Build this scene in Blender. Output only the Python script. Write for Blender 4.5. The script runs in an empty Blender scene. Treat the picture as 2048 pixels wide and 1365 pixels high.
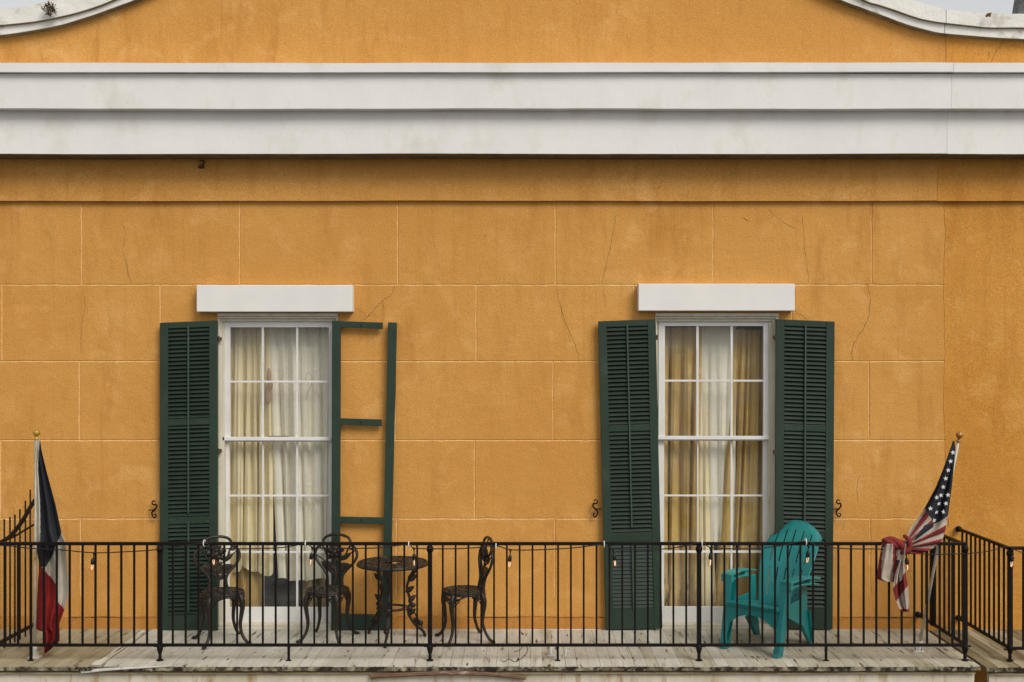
import bpy, math, random
from mathutils import Vector, Matrix
random.seed(7)
R = math.radians
sc = bpy.context.scene
C = sc.collection

# ---------------------------------------------------------------- camera, sky, sun, exposure
D0, F, VX, VY, EYE = 10.7, 2247.0, 1047.0, 726.0, 2.533
cd = bpy.data.cameras.new('camera'); cam = bpy.data.objects.new('camera', cd); C.objects.link(cam)
cam.location = (0, -D0, EYE); cam.rotation_euler = (R(90), 0, 0)
cd.lens = 36 * F / 2048; cd.sensor_width = 36
cd.shift_x = (1024 - VX) / 2048; cd.shift_y = (VY - 682.5) / 2048
cd.clip_end = 2000; cd.clip_start = 0.05
sc.camera = cam
SUN_EL, SUN_AZ = 42, 38          # degrees; azimuth measured from straight behind the camera towards the right
w = bpy.data.worlds.new('World'); sc.world = w; w.use_nodes = True
nt = w.node_tree; bg = nt.nodes['Background']
sky = nt.nodes.new('ShaderNodeTexSky'); sky.sky_type = 'NISHITA'; sky.sun_disc = False
sky.sun_elevation = R(SUN_EL); sky.sun_rotation = R(180 - SUN_AZ)
sky.dust_density = 4.0; sky.air_density = 1.0; sky.ozone_density = 1.0
hs = nt.nodes.new('ShaderNodeHueSaturation'); hs.inputs['Saturation'].default_value = 0.22
hs.inputs['Value'].default_value = 1.0
nt.links.new(sky.outputs[0], hs.inputs['Color']); oc = nt.nodes.new('ShaderNodeMix'); oc.data_type = 'RGBA'; oc.inputs[0].default_value = .6      # thin overcast over the clear sky
oc.inputs[7].default_value = (6.2, 6.2, 6.25, 1); nt.links.new(hs.outputs[0], oc.inputs[6]); nt.links.new(oc.outputs[2], bg.inputs[0])
bg.inputs[1].default_value = 0.115
sl = bpy.data.lights.new('sun', 'SUN'); sl.energy = 1.9; sl.angle = R(28); sl.color = (1, .93, .84)
so = bpy.data.objects.new('sun', sl); C.objects.link(so)
sd = Vector((math.sin(R(SUN_AZ)) * math.cos(R(SUN_EL)), -math.cos(R(SUN_AZ)) * math.cos(R(SUN_EL)), math.sin(R(SUN_EL))))
so.rotation_euler = sd.to_track_quat('Z', 'Y').to_euler(); so.location = sd * 30
sc.view_settings.view_transform = 'Standard'; sc.view_settings.look = 'None'
sc.view_settings.exposure = 0.17; sc.view_settings.gamma = 1
try:
    sc.cycles.use_denoising = True
    sc.cycles.max_bounces = 8; sc.cycles.transparent_max_bounces = 12
except Exception: pass

# ---------------------------------------------------------------- helpers
def P(px, py, Y=0.0):
    """world point at depth Y (0 = house wall, negative = towards the street) seen at photo pixel px,py"""
    d = D0 + Y
    return Vector(((px - VX) * d / F, Y, EYE - (py - VY) * d / F))

def cat(pts, n=6, closed=False):
    """smooth a polyline (Catmull-Rom)"""
    pts = [Vector(p) for p in pts]; out = []; N = len(pts)
    segs = N if closed else N - 1
    for i in range(segs):
        if closed: a, b, c, d = pts[i-1], pts[i], pts[(i+1) % N], pts[(i+2) % N]
        else: a, b, c, d = pts[max(i-1, 0)], pts[i], pts[i+1], pts[min(i+2, N-1)]
        for k in range(n):
            t = k / n
            out.append(0.5 * ((2*b) + (c - a)*t + (2*a - 5*b + 4*c - d)*t*t + (3*b - a - 3*c + d)*t**3))
    if not closed: out.append(pts[-1])
    return out

def lerp(tab, x):
    """piecewise linear table [(x, y...)]"""
    if x <= tab[0][0]: return tab[0][1:]
    for a, b in zip(tab, tab[1:]):
        if x <= b[0]:
            t = (x - a[0]) / (b[0] - a[0])
            return tuple(p + (q - p) * t for p, q in zip(a[1:], b[1:]))
    return tab[-1][1:]

ORG = {}
class MB:
    def __init__(s): s.v = []; s.f = []; s.m = []; s.mi = 0
    def vert(s, p): s.v.append(tuple(p)); return len(s.v) - 1
    def face(s, idx): s.f.append(tuple(idx)); s.m.append(s.mi)
    def poly(s, pts): s.face([s.vert(p) for p in pts])
    def hexa(s, a, b):
        """a, b: two 4-point loops"""
        i = [s.vert(p) for p in a]; j = [s.vert(p) for p in b]
        s.face(i[::-1]); s.face(j)
        for k in range(4): s.face((i[k], i[(k+1) % 4], j[(k+1) % 4], j[k]))
    def box(s, x0, x1, y0, y1, z0, z1):
        s.hexa([(x0,y0,z0),(x1,y0,z0),(x1,y1,z0),(x0,y1,z0)], [(x0,y0,z1),(x1,y0,z1),(x1,y1,z1),(x0,y1,z1)])
    def obox(s, M, hx, hy, hz):
        c = lambda x, y, z: M @ Vector((x*hx, y*hy, z*hz))
        s.hexa([c(-1,-1,-1), c(1,-1,-1), c(1,1,-1), c(-1,1,-1)], [c(-1,-1,1), c(1,-1,1), c(1,1,1), c(-1,1,1)])
    def pxbox(s, x0, y0, x1, y1, Yf, Yb):
        a = P(x0, y1, Yf); b = P(x1, y0, Yf)
        s.box(a.x, b.x, Yf, Yb, a.z, b.z)
    def tube(s, pts, r, n=8, closed=False, flat=1.0, cap=True):
        pts = [Vector(p) for p in pts]; N = len(pts)
        rr = r if isinstance(r, (list, tuple)) else [r] * N
        if len(rr) != N:
            rr = [rr[0] + (rr[-1] - rr[0]) * i / (N - 1) for i in range(N)] if len(rr) == 2 else [lerp([(k/(len(rr)-1), q) for k, q in enumerate(rr)], i/(N-1))[0] for i in range(N)]
        rings = []; up = None
        for i, p in enumerate(pts):
            if closed: t = pts[(i+1) % N] - pts[i-1]
            else: t = pts[min(i+1, N-1)] - pts[max(i-1, 0)]
            if t.length < 1e-9: t = Vector((0,0,1))
            t.normalize()
            if up is None:
                up = Vector((0,1,0)) if abs(t.y) < .9 else Vector((1,0,0))
            a = up - t * up.dot(t)
            if a.length < 1e-6: a = t.orthogonal()
            a.normalize(); b = t.cross(a); up = a
            rings.append([s.vert(p + a * math.cos(2*math.pi*k/n) * rr[i] * flat + b * math.sin(2*math.pi*k/n) * rr[i]) for k in range(n)])
        M = N if closed else N - 1
        for i in range(M):
            A = rings[i]; B = rings[(i+1) % N]
            for k in range(n): s.face((A[k], A[(k+1) % n], B[(k+1) % n], B[k]))
        if not closed and cap: s.face(rings[0][::-1]); s.face(rings[-1])
    def lathe(s, prof, c=(0,0,0), n=16, M=None):
        M = M or Matrix.Translation(Vector(c)); rings = []
        for r, z in prof:
            rings.append([s.vert(M @ Vector((r*math.cos(2*math.pi*k/n), r*math.sin(2*math.pi*k/n), z))) for k in range(n)])
        for A, B in zip(rings, rings[1:]):
            for k in range(n): s.face((A[k], A[(k+1) % n], B[(k+1) % n], B[k]))
        s.face(rings[0][::-1]); s.face(rings[-1])
    def ell(s, c, rx, ry, rz, M=None, nu=10, nv=6):
        M = M or Matrix.Identity(4); c = Vector(c); rings = []
        for j in range(1, nv):
            ph = math.pi * j / nv
            rings.append([s.vert(c + (M @ Vector((rx*math.sin(ph)*math.cos(2*math.pi*k/nu), ry*math.sin(ph)*math.sin(2*math.pi*k/nu), rz*math.cos(ph))))) for k in range(nu)])
        t = s.vert(c + (M @ Vector((0,0,rz)))); b = s.vert(c + (M @ Vector((0,0,-rz))))
        for k in range(nu):
            s.face((t, rings[0][k], rings[0][(k+1) % nu])); s.face((b, rings[-1][(k+1) % nu], rings[-1][k]))
        for A, B in zip(rings, rings[1:]):
            for k in range(nu): s.face((A[k], B[k], B[(k+1) % nu], A[(k+1) % nu]))
    def prism(s, poly, y0, y1):
        """poly of (x,z), extruded from y0 to y1"""
        n = len(poly)
        i = [s.vert((x, y0, z)) for x, z in poly]; j = [s.vert((x, y1, z)) for x, z in poly]
        s.face(i); s.face(j[::-1])
        for k in range(n): s.face((i[(k+1) % n], i[k], j[k], j[(k+1) % n]))
    def band(s, lo, hi, y0, y1):
        """strip between two polylines of (x,z) of equal length, thick y0..y1"""
        for k in range(len(lo) - 1):
            a, b, c, d = lo[k], lo[k+1], hi[k+1], hi[k]
            s.poly([(a[0],y0,a[1]),(b[0],y0,b[1]),(c[0],y0,c[1]),(d[0],y0,d[1])])
            s.poly([(b[0],y1,b[1]),(a[0],y1,a[1]),(d[0],y1,d[1]),(c[0],y1,c[1])])
            s.poly([(a[0],y1,a[1]),(b[0],y1,b[1]),(b[0],y0,b[1]),(a[0],y0,a[1])])
            s.poly([(d[0],y0,d[1]),(c[0],y0,c[1]),(c[0],y1,c[1]),(d[0],y1,d[1])])
    def profile(s, prof, x0, x1, step=.12, jit=.0015, seed=1):
        """closed (y,z) profile swept along x, its edges a little uneven as hand-run plaster"""
        rnd = random.Random(seed); n = len(prof); k = max(1, int((x1 - x0) / step)); rings = []
        ph = [(rnd.uniform(0, 6), rnd.uniform(.6, 1.6), rnd.uniform(0, 6), rnd.uniform(2.5, 5)) for _ in prof]
        for i in range(k + 1):
            x = x0 + (x1 - x0) * i / k; ring = []
            for q, (y, z) in enumerate(prof):
                a = ph[q]; o = (math.sin(x*a[1] + a[0]) * 1.6 + math.sin(x*a[3] + a[2]) * .8 + rnd.uniform(-.5, .5)) * jit
                ring.append(s.vert((x, y + o * .5, z + o)))
            rings.append(ring)
        for A, B in zip(rings, rings[1:]):
            for q in range(n): s.face((A[q], B[q], B[(q+1) % n], A[(q+1) % n]))
        s.face(rings[0]); s.face(rings[-1][::-1])
    def build(s, name, mats, parent=None, smooth=False, bevel=0, solid=0, sub=0):
        org = ORG.get(parent.name, Vector((0,0,0))) if parent else Vector((0,0,0))
        me = bpy.data.meshes.new(name)
        me.from_pydata([tuple(Vector(p) - org) for p in s.v], [], s.f)
        mats = mats if isinstance(mats, (list, tuple)) else [mats]
        for m in mats: me.materials.append(m)
        me.polygons.foreach_set('material_index', s.m)
        if smooth: me.polygons.foreach_set('use_smooth', [True] * len(me.polygons))
        me.update()
        o = bpy.data.objects.new(name, me); C.objects.link(o)
        if parent: o.parent = parent
        ORG[o.name] = org
        if solid:
            k = o.modifiers.new('Solidify', 'SOLIDIFY'); k.thickness = solid; k.offset = 0
        if bevel:
            k = o.modifiers.new('Bevel', 'BEVEL'); k.width = bevel; k.segments = 2; k.limit_method = 'ANGLE'; k.angle_limit = R(40)
        if sub:
            k = o.modifiers.new('Subdivision', 'SUBSURF'); k.levels = sub; k.render_levels = sub
        return o

def tag(o, label=None, cat_=None, group=None, kind=None):
    if label: o['label'] = label
    if cat_: o['category'] = cat_
    if group: o['group'] = group
    if kind: o['kind'] = kind
    return o
def thing(name, loc, label, cat_, group=None, rz=0):
    o = bpy.data.objects.new(name, None); C.objects.link(o); o.location = loc; o.rotation_euler = (0, 0, rz)
    o.empty_display_size = .1
    ORG[o.name] = Vector(loc) if rz == 0 else Vector((0,0,0))
    return tag(o, label, cat_, group)
def copy_child(src, parent, loc=None):
    c = src.copy(); C.objects.link(c); c.parent = parent
    if loc is not None: c.location = loc
    ORG[c.name] = ORG.get(src.name, Vector((0,0,0)))
    return c
def copy_tree(o, parent=None):
    c = o.copy(); C.objects.link(c); c.parent = parent
    for ch in list(o.children): copy_tree(ch, c)
    return c

# ---------------------------------------------------------------- materials
def ramp(nt, fac, stops):
    r = nt.nodes.new('ShaderNodeValToRGB'); e = r.color_ramp.elements
    e[0].position, e[0].color = stops[0][0], (*stops[0][1], 1) if len(stops[0][1]) == 3 else stops[0][1]
    e[1].position, e[1].color = stops[-1][0], (*stops[-1][1], 1)
    for p, c in stops[1:-1]:
        q = e.new(p); q.color = (*c, 1)
    nt.links.new(fac, r.inputs[0]); return r.outputs[0]
def noise(nt, co, scale, detail=4, rough=.55, dist=0):
    n = nt.nodes.new('ShaderNodeTexNoise'); n.inputs['Scale'].default_value = scale
    n.inputs['Detail'].default_value = detail; n.inputs['Roughness'].default_value = rough
    n.inputs['Distortion'].default_value = dist
    nt.links.new(co, n.inputs['Vector']); return n.outputs['Fac']
def mix(nt, fac, a, b, mode='MIX'):
    m = nt.nodes.new('ShaderNodeMix'); m.data_type = 'RGBA'; m.blend_type = mode
    for sock, val in ((m.inputs[0], fac), (m.inputs[6], a), (m.inputs[7], b)):
        if isinstance(val, (int, float)): sock.default_value = val
        elif isinstance(val, tuple): sock.default_value = (*val, 1)
        else: nt.links.new(val, sock)
    return m.outputs[2]
def coords(nt, scale=(1,1,1)):
    t = nt.nodes.new('ShaderNodeTexCoord'); m = nt.nodes.new('ShaderNodeMapping')
    m.inputs['Scale'].default_value = scale
    nt.links.new(t.outputs['Object'], m.inputs['Vector']); return m.outputs[0]
def material(name, c1, c2=None, scale=3, rough=.7, bump=0, bscale=60, grain=0, gscale=300, stain=None, sscale=1.5,
             smin=.55, smax=.7, stretch=(1,1,1), metal=0, spec=.3, bump2=0, b2scale=6, fleck=None, fscale=40, fmin=.66):
    m = bpy.data.materials.new(name); m.use_nodes = True; nt = m.node_tree
    b = nt.nodes['Principled BSDF']; b.inputs['Roughness'].default_value = rough; b.inputs['Metallic'].default_value = metal
    b.inputs['Specular IOR Level'].default_value = spec
    co = coords(nt, stretch); co1 = coords(nt)
    c2 = c2 or tuple(x * .8 for x in c1)
    col = ramp(nt, noise(nt, co, scale, 5, .6), [(.32, c2), (.68, c1)])
    if stain: col = mix(nt, ramp(nt, noise(nt, co, sscale, 6, .65), [(smin, (0,0,0)), (smax, (1,1,1))]), col, stain)
    if fleck: col = mix(nt, ramp(nt, noise(nt, co, fscale, 3, .5), [(fmin, (0,0,0)), (fmin + .03, (1,1,1))]), col, fleck)
    if grain:
        g = ramp(nt, noise(nt, co1, gscale, 2, .7), [(.3, (1-grain,)*3), (.7, (1+grain,)*3)])
        col = mix(nt, 1.0, col, g, 'MULTIPLY')
    nt.links.new(col, b.inputs['Base Color'])
    if bump or bump2:
        last = None
        for st, sca, dst in ((bump, bscale, .003), (bump2, b2scale, .02)):
            if not st: continue
            bn = nt.nodes.new('ShaderNodeBump'); bn.inputs['Strength'].default_value = st; bn.inputs['Distance'].default_value = dst
            nt.links.new(noise(nt, co, sca, 5, .6), bn.inputs['Height'])
            if last: nt.links.new(last, bn.inputs['Normal'])
            last = bn.outputs[0]
        nt.links.new(last, b.inputs['Normal'])
    return m

def stucco(name, a, b_, dark, pale):
    m = bpy.data.materials.new(name); m.use_nodes = True; nt = m.node_tree; b = nt.nodes['Principled BSDF']
    b.inputs['Roughness'].default_value = .88; b.inputs['Specular IOR Level'].default_value = .2
    co = coords(nt)
    col = ramp(nt, noise(nt, co, 1.1, 6, .62), [(.3, b_), (.7, a)])
    col = mix(nt, ramp(nt, noise(nt, co, 3.2, 5, .6, .6), [(.52, (0,0,0)), (.77, (.8,.8,.8))]), col, pale)
    col = mix(nt, ramp(nt, noise(nt, coords(nt, (2.2, 1, .5)), 2.0, 6, .7), [(.52, (0,0,0)), (.78, (.75,.75,.75))]), col, dark)
    col = mix(nt, ramp(nt, noise(nt, coords(nt, (9, 1, .45)), 1.6, 5, .7), [(.54, (0,0,0)), (.80, (.45,.45,.45))]), col, dark)
    col = mix(nt, ramp(nt, noise(nt, co, .55, 3, .5), [(.42, (0,0,0)), (.64, (.75,.75,.75))]), col, b_)
    g = ramp(nt, noise(nt, co, 95, 3, .8), [(.33, (.75,.75,.75)), (.67, (1.25,1.25,1.25))])
    col = mix(nt, 1.0, col, g, 'MULTIPLY')
    nt.links.new(col, b.inputs['Base Color'])
    last = None
    for st, sca, dst in ((.8, 110, .004), (.55, 22, .006), (.45, 3.5, .03)):
        bn = nt.nodes.new('ShaderNodeBump'); bn.inputs['Strength'].default_value = st; bn.inputs['Distance'].default_value = dst
        nt.links.new(noise(nt, co, sca, 4, .6), bn.inputs['Height'])
        if last: nt.links.new(last, bn.inputs['Normal'])
        last = bn.outputs[0]
    nt.links.new(last, b.inputs['Normal']); return m

OCH = stucco('ochre_stucco', (.635,.333,.090), (.53,.252,.056), (.38,.155,.028), (.70,.40,.14))
OCHR = stucco('ochre_rough_stucco', (.63,.315,.070), (.49,.215,.036), (.33,.125,.020), (.70,.40,.12))
ARRIS = stucco('lit_joint_edge', (.78,.50,.22), (.66,.36,.11), (.46,.21,.05), (.82,.58,.30))  # paler colour paints the light caught by right and top joint chamfers
PLN = stucco('ochre_plinth_stucco', (.56,.265,.064), (.45,.195,.040), (.32,.125,.028), (.58,.31,.10))
WHITE = material('white_masonry_paint', (.76,.745,.715), (.71,.70,.675), 2.2, .8, .35, 90, .06, 180, (.56,.53,.45), 1.9, .56, .88, bump2=.25, b2scale=4, stretch=(1.2,1,.85))
COPE = material('weathered_coping', (.76,.745,.70), (.66,.65,.60), 3, .85, .6, 50, .08, 120, (.36,.32,.24), 4, .56, .72, bump2=.5, b2scale=9)
BROWND = material('dark_brown_underside', (.20,.16,.08), (.11,.085,.04), 9, .9, .5, 50, .15, 90)  # dark brown tone for soffits, grooves and the recess under the deck boards
WOODW = material('white_joinery_paint', (.63,.59,.49), (.53,.48,.37), 5, .55, .3, 70, .04, 200, (.40,.34,.22), 6, .62, .75, stretch=(3,3,.5))
FRAMEW = material('white_sash_paint', (.72,.71,.69), (.62,.61,.58), 5, .5, .2, 80, .03, 200)
LINT = material('lintel_paint', (.74,.72,.69), (.68,.665,.635), 3, .7, .2, 120, .05, 200)
GREEN = material('dark_green_paint', (.026,.047,.031), (.020,.037,.024), 5, .5, .3, 60, .12, 160, (.045,.068,.054), 3, .58, .8, spec=.25, fleck=(.16,.18,.15), fscale=38, fmin=.745)
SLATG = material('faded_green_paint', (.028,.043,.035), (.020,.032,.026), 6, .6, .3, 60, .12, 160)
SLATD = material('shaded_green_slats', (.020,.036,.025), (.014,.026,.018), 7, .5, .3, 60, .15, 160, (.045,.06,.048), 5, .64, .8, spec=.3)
RODG = material('worn_green_rod', (.048,.078,.058), (.034,.058,.042), 7, .5, 0, 60, .1, 160)
IRON = material('painted_iron', (.009,.007,.006), (.005,.004,.0035), 14, .5, .3, 90, 0, 90, (.035,.017,.009), 9, .60, .75, spec=.15)
CAST = material('dark_cast_metal', (.032,.024,.016), (.014,.011,.008), 18, .42, .4, 90, 0, 90, (.20,.17,.13), 26, .65, .72, spec=.35, metal=.15)
DECK = material('worn_white_deck_paint', (.58,.565,.49), (.43,.41,.335), 3.2, .75, .4, 40, .10, 120, (.20,.165,.10), 4.5, .57, .74, stretch=(3.2,.40,2.2), fleck=(.07,.055,.03), fscale=9, fmin=.65)
DECKY = material('bare_yellowed_deck', (.40,.36,.25), (.27,.225,.13), 3.2, .8, .4, 40, .08, 120, (.13,.095,.05), 5, .58, .70, stretch=(2.6,.5,2.2))
DECKM = material('dirty_white_deck_paint', (.50,.475,.385), (.36,.33,.24), 3.2, .75, .4, 40, .10, 120, (.18,.145,.08), 4.5, .55, .72, stretch=(3.2,.40,2.2), fleck=(.07,.055,.03), fscale=9, fmin=.64)
DECKN = material('mossy_brown_deck', (.26,.22,.12), (.13,.10,.05), 5, .85, .4, 40, .1, 120, (.42,.40,.33), 6, .60, .75, stretch=(2.6,.5,2.2))
EDGE = material('rotten_board_edge', (.36,.32,.22), (.06,.045,.025), 16, .9, .6, 50, .1, 90, (.022,.015,.009), 12, .45, .56)
FASC = material('stained_cream_fascia', (.66,.61,.49), (.50,.45,.33), 2.5, .75, .3, 60, .07, 150, (.32,.20,.08), 6, .54, .74, stretch=(2.0,1,.5))
MOLD = material('yellowed_moulding', (.46,.38,.22), (.28,.21,.10), 6, .75, .3, 60, .08, 150, (.10,.07,.03), 5, .56, .7, stretch=(.5,1,1))
PALE = material('pale_pipe_paint', (.66,.64,.58), (.5,.48,.42), 8, .6, .2, 60, 0, 90, (.33,.25,.12), 8, .6, .7)
CREAM = material('cream_curtain', (.79,.69,.46), (.71,.61,.38), 2, .9, .2, 200, .04, 250)
IVORY = material('ivory_curtain', (.82,.78,.67), (.75,.71,.59), 2, .9, .2, 200, .04, 250)
GOLD = material('gold_curtain', (.58,.40,.14), (.47,.31,.09), 3, .75, .2, 120, .05, 200, (.66,.53,.26), 3, .55, .75)
DARKC = material('brown_curtain', (.50,.38,.17), (.40,.30,.12), 3, .85, .2, 120, .05, 200)
ROOM = material('dark_room_shade', (.05,.042,.036), (.035,.03,.026), 2, .9)  # near-black walls hold the room's shade so curtain gaps read dark
TEAL = material('teal_plastic', (.007,.190,.188), (.006,.155,.153), 4, .42, .1, 150, .05, 260, (.02,.215,.195), 5, .55, .8, spec=.5)
TEALLIT = material('toplit_teal_plastic', (.035,.25,.24), (.018,.20,.19), 6, .5, .1, 150, .06, 260, (.08,.30,.28), 7, .5, .75, spec=.4)  # lighter teal puts the light from above into the armrest colour
BLUEC = material('faded_navy_cloth', (.032,.035,.044), (.019,.021,.027), 5, .9, .3, 250, .15, 400)
WHITEC = material('dirty_white_cloth', (.55,.51,.42), (.42,.38,.30), 5, .9, .3, 250, .08, 400)
REDC = material('red_cloth', (.30,.018,.016), (.17,.010,.011), 5, .9, .3, 250, .15, 400)
FREDC = material('faded_red_cloth', (.21,.026,.024), (.12,.016,.015), 7, .9, .3, 250, .2, 400)
FWHITEC = material('faded_pinkish_cloth', (.45,.38,.31), (.33,.27,.22), 7, .9, .3, 250, .12, 400)
STARW = material('star_white_cloth', (.70,.70,.68), (.6,.6,.58), 5, .9)
POLEW = material('white_pole_paint', (.58,.55,.45), (.42,.38,.28), 9, .5, .2, 60, 0, 90, (.30,.24,.10), 10, .6, .7)
BRASS = material('gold_finial', (.50,.30,.04), (.34,.19,.03), 9, .35, .1, 60, metal=.3, spec=.5)
COPPER = material('copper_finial', (.42,.20,.05), (.30,.13,.03), 9, .35, .1, 60, metal=.3, spec=.5)
RUBBER = material('black_rubber', (.012,.011,.011), (.008,.007,.007), 9, .55)
TIE = material('white_plastic_tie', (.75,.73,.68), (.68,.66,.6), 9, .5)
BARK = material('weathered_stick', (.22,.13,.08), (.12,.065,.04), 14, .85, .6, 40, .1, 90, (.45,.36,.27), 12, .55, .66, stretch=(.4,1,1))
CRACK = material('crack_shadow_dirt', (.20,.095,.030), (.12,.055,.018), 20, .95)
LEAF = material('dry_weed', (.090,.068,.026), (.045,.034,.014), 20, .9)
GREYS = material('grey_weathered_stone', (.22,.23,.22), (.10,.105,.10), 16, .95, .8, 30, .15, 60)
ROAD = material('street_asphalt', (.12,.118,.112), (.09,.088,.084), .8, .9, .5, 60, .1, 40)
ROOFM = material('roof_felt', (.10,.10,.10), (.07,.07,.07), 2, .95)
RUST = material('rusty_iron', (.12,.075,.04), (.05,.03,.018), 30, .8, .4, 60)
REDO = material('faded_red_shape', (.40,.26,.17), (.36,.23,.15), 20, .9)

def glass_mat(name, tint, gl_rough=.03, haze=(0,0,0), hz=0.0, f0=.05):
    m = bpy.data.materials.new(name); m.use_nodes = True; nt = m.node_tree; nt.nodes.remove(nt.nodes['Principled BSDF'])
    out = nt.nodes['Material Output']
    tr = nt.nodes.new('ShaderNodeBsdfTransparent'); tr.inputs[0].default_value = (*tint, 1)
    gl = nt.nodes.new('ShaderNodeBsdfGlossy'); gl.inputs['Roughness'].default_value = gl_rough
    fr = nt.nodes.new('ShaderNodeFresnel'); ge = nt.nodes.new('ShaderNodeNewGeometry')
    mp = nt.nodes.new('ShaderNodeMapRange'); mp.inputs['To Min'].default_value = 1.5; mp.inputs['To Max'].default_value = 1/1.5
    nt.links.new(ge.outputs['Backfacing'], mp.inputs['Value']); nt.links.new(mp.outputs[0], fr.inputs[0])   # same reflectance from either side of a thin pane
    ms = nt.nodes.new('ShaderNodeMixShader')
    nt.links.new(fr.outputs[0], ms.inputs[0]); nt.links.new(tr.outputs[0], ms.inputs[1]); nt.links.new(gl.outputs[0], ms.inputs[2])
    last = ms.outputs[0]
    if hz:
        di = nt.nodes.new('ShaderNodeBsdfDiffuse'); di.inputs[0].default_value = (*haze, 1)  # grey diffuse patches painted in for soft reflections on the panes
        m2 = nt.nodes.new('ShaderNodeMixShader')
        co = coords(nt)
        f = ramp(nt, noise(nt, co, 1.7, 5, .6), [(.4, (0,0,0)), (.75, (hz,)*3)])
        nt.links.new(f, m2.inputs[0]); nt.links.new(last, m2.inputs[1]); nt.links.new(di.outputs[0], m2.inputs[2]); last = m2.outputs[0]
    bn = nt.nodes.new('ShaderNodeBump'); bn.inputs['Strength'].default_value = .12; bn.inputs['Distance'].default_value = .02
    nt.links.new(noise(nt, coords(nt), 3, 2), bn.inputs['Height']); nt.links.new(bn.outputs[0], gl.inputs['Normal'])
    nt.links.new(last, out.inputs[0]); return m
GLASS = glass_mat('old_window_glass', (.93,.94,.92), .04, (.45,.45,.43), .17)
BULBG = glass_mat('bulb_glass', (1,.93,.85))
FIL = bpy.data.materials.new('lit_filament'); FIL.use_nodes = True
_b = FIL.node_tree.nodes['Principled BSDF']; _b.inputs['Base Color'].default_value = (.9,.5,.25,1)
_b.inputs['Emission Color'].default_value = (1,.68,.46,1); _b.inputs['Emission Strength'].default_value = .8

# ================================================================= street far below
g = MB(); g.box(-150, 150, -150, 150, -4.9, -4.7)
tag(g.build('street', ROAD), kind='structure')

# ================================================================= the ochre house
XJ = P(1890, 600).x           # joint between the two houses
XL, XR = -7.5, 7.5
house = thing('townhouse', (0, 0, -4.7), 'ochre stucco townhouse with white cornice, two tall sash windows and dark green shutters', 'house')
nb = thing('neighbouring_house', (XJ, 0, -4.7), 'strip of unjointed ochre stucco house beyond the vertical seam at the far right', 'house')

# openings in the wall (x0,x1,z0,z1)
WINS = [dict(L=436, Rr=676), dict(L=1310, Rr=1557)]
for q in WINS:
    q['x0'] = P(q['L'], 0).x; q['x1'] = P(q['Rr'], 0).x; q['z0'] = 0.0; q['z1'] = P(0, 627).z
OPEN = [(q['x0'], q['x1'], q['z0'], q['z1']) for q in WINS]

def sub_rect(r, holes):
    rs = [r]
    for (a, b, c, d) in holes:
        nr = []
        for (x0, x1, z0, z1) in rs:
            if b <= x0 or a >= x1 or d <= z0 or c >= z1: nr.append((x0, x1, z0, z1)); continue
            if a > x0: nr.append((x0, a, z0, z1)); x0 = a
            if b < x1: nr.append((b, x1, z0, z1)); x1 = b
            if d < z1: nr.append((x0, x1, d, z1))
            if c > z0: nr.append((x0, x1, z0, c))
        rs = nr
    return rs

zr = [P(0, y).z for y in (380, 569, 722, 880, 1037, 1193)] + [P(0, 1234).z]
starts = [162, 3, 157, 0, 160, None]
wm = MB(); dg = .008
def block(x0, x1, z0, z1, jl, jr, jb, jt):
    for (a, b, c, d) in sub_rect((x0, x1, z0, z1), OPEN):
        l = jl and a == x0; r = jr and b == x1; bo = jb and c == z0; t = jt and d == z1
        ia, ib, ic, id_ = a + .003*l, b - .011*r, c + .0035*bo, d - .012*t
        nx = max(1, int((ib - ia) / .05)); nz = max(1, int((id_ - ic) / .05))
        jo = lambda q, w: .0011*math.sin(q*13 + w*5) + .0009*math.sin(q*41 + w*3)                    # the joint line itself wanders a little
        ji = lambda q, w: .0016*math.sin(q*29 + w*11) + .0016*math.sin(q*83 + w*7) - .002*(math.sin(q*17 + w*23) > .93)   # and its arris is chipped
        G = [[None]*(nz+1) for _ in range(nx+1)]; O = {}
        for i in range(nx+1):
            for j in range(nz+1):
                x = ia + (ib-ia)*i/nx; z = ic + (id_-ic)*j/nz; X, Z = x, z
                if l and i == 0: X += jo(z, a) + ji(z, a)*.5; O['l', j] = (a + jo(z, a), dg, c if j == 0 else d if j == nz else z)
                if r and i == nx: X += jo(z, b) + ji(z, b); O['r', j] = (b + jo(z, b), dg, c if j == 0 else d if j == nz else z)
                if bo and j == 0: Z += jo(x, c) + ji(x, c)*.5; O['b', i] = (a if i == 0 else b if i == nx else x, dg, c + jo(x, c))
                if t and j == nz: Z += jo(x, d) + ji(x, d); O['t', i] = (a if i == 0 else b if i == nx else x, dg, d + jo(x, d))
                G[i][j] = wm.vert((X, 0, Z))
        wm.mi = 0
        for i in range(nx):
            for j in range(nz): wm.face((G[i][j], G[i+1][j], G[i+1][j+1], G[i][j+1]))
        V = {k_: wm.vert(v_) for k_, v_ in O.items()}
        for j in range(nz):
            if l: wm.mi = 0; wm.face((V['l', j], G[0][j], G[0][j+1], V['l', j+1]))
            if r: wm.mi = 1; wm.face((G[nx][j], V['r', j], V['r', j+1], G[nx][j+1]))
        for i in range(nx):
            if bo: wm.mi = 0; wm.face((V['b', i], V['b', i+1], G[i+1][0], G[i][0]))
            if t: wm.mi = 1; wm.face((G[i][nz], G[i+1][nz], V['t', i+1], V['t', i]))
rnd = random.Random(3)
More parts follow.
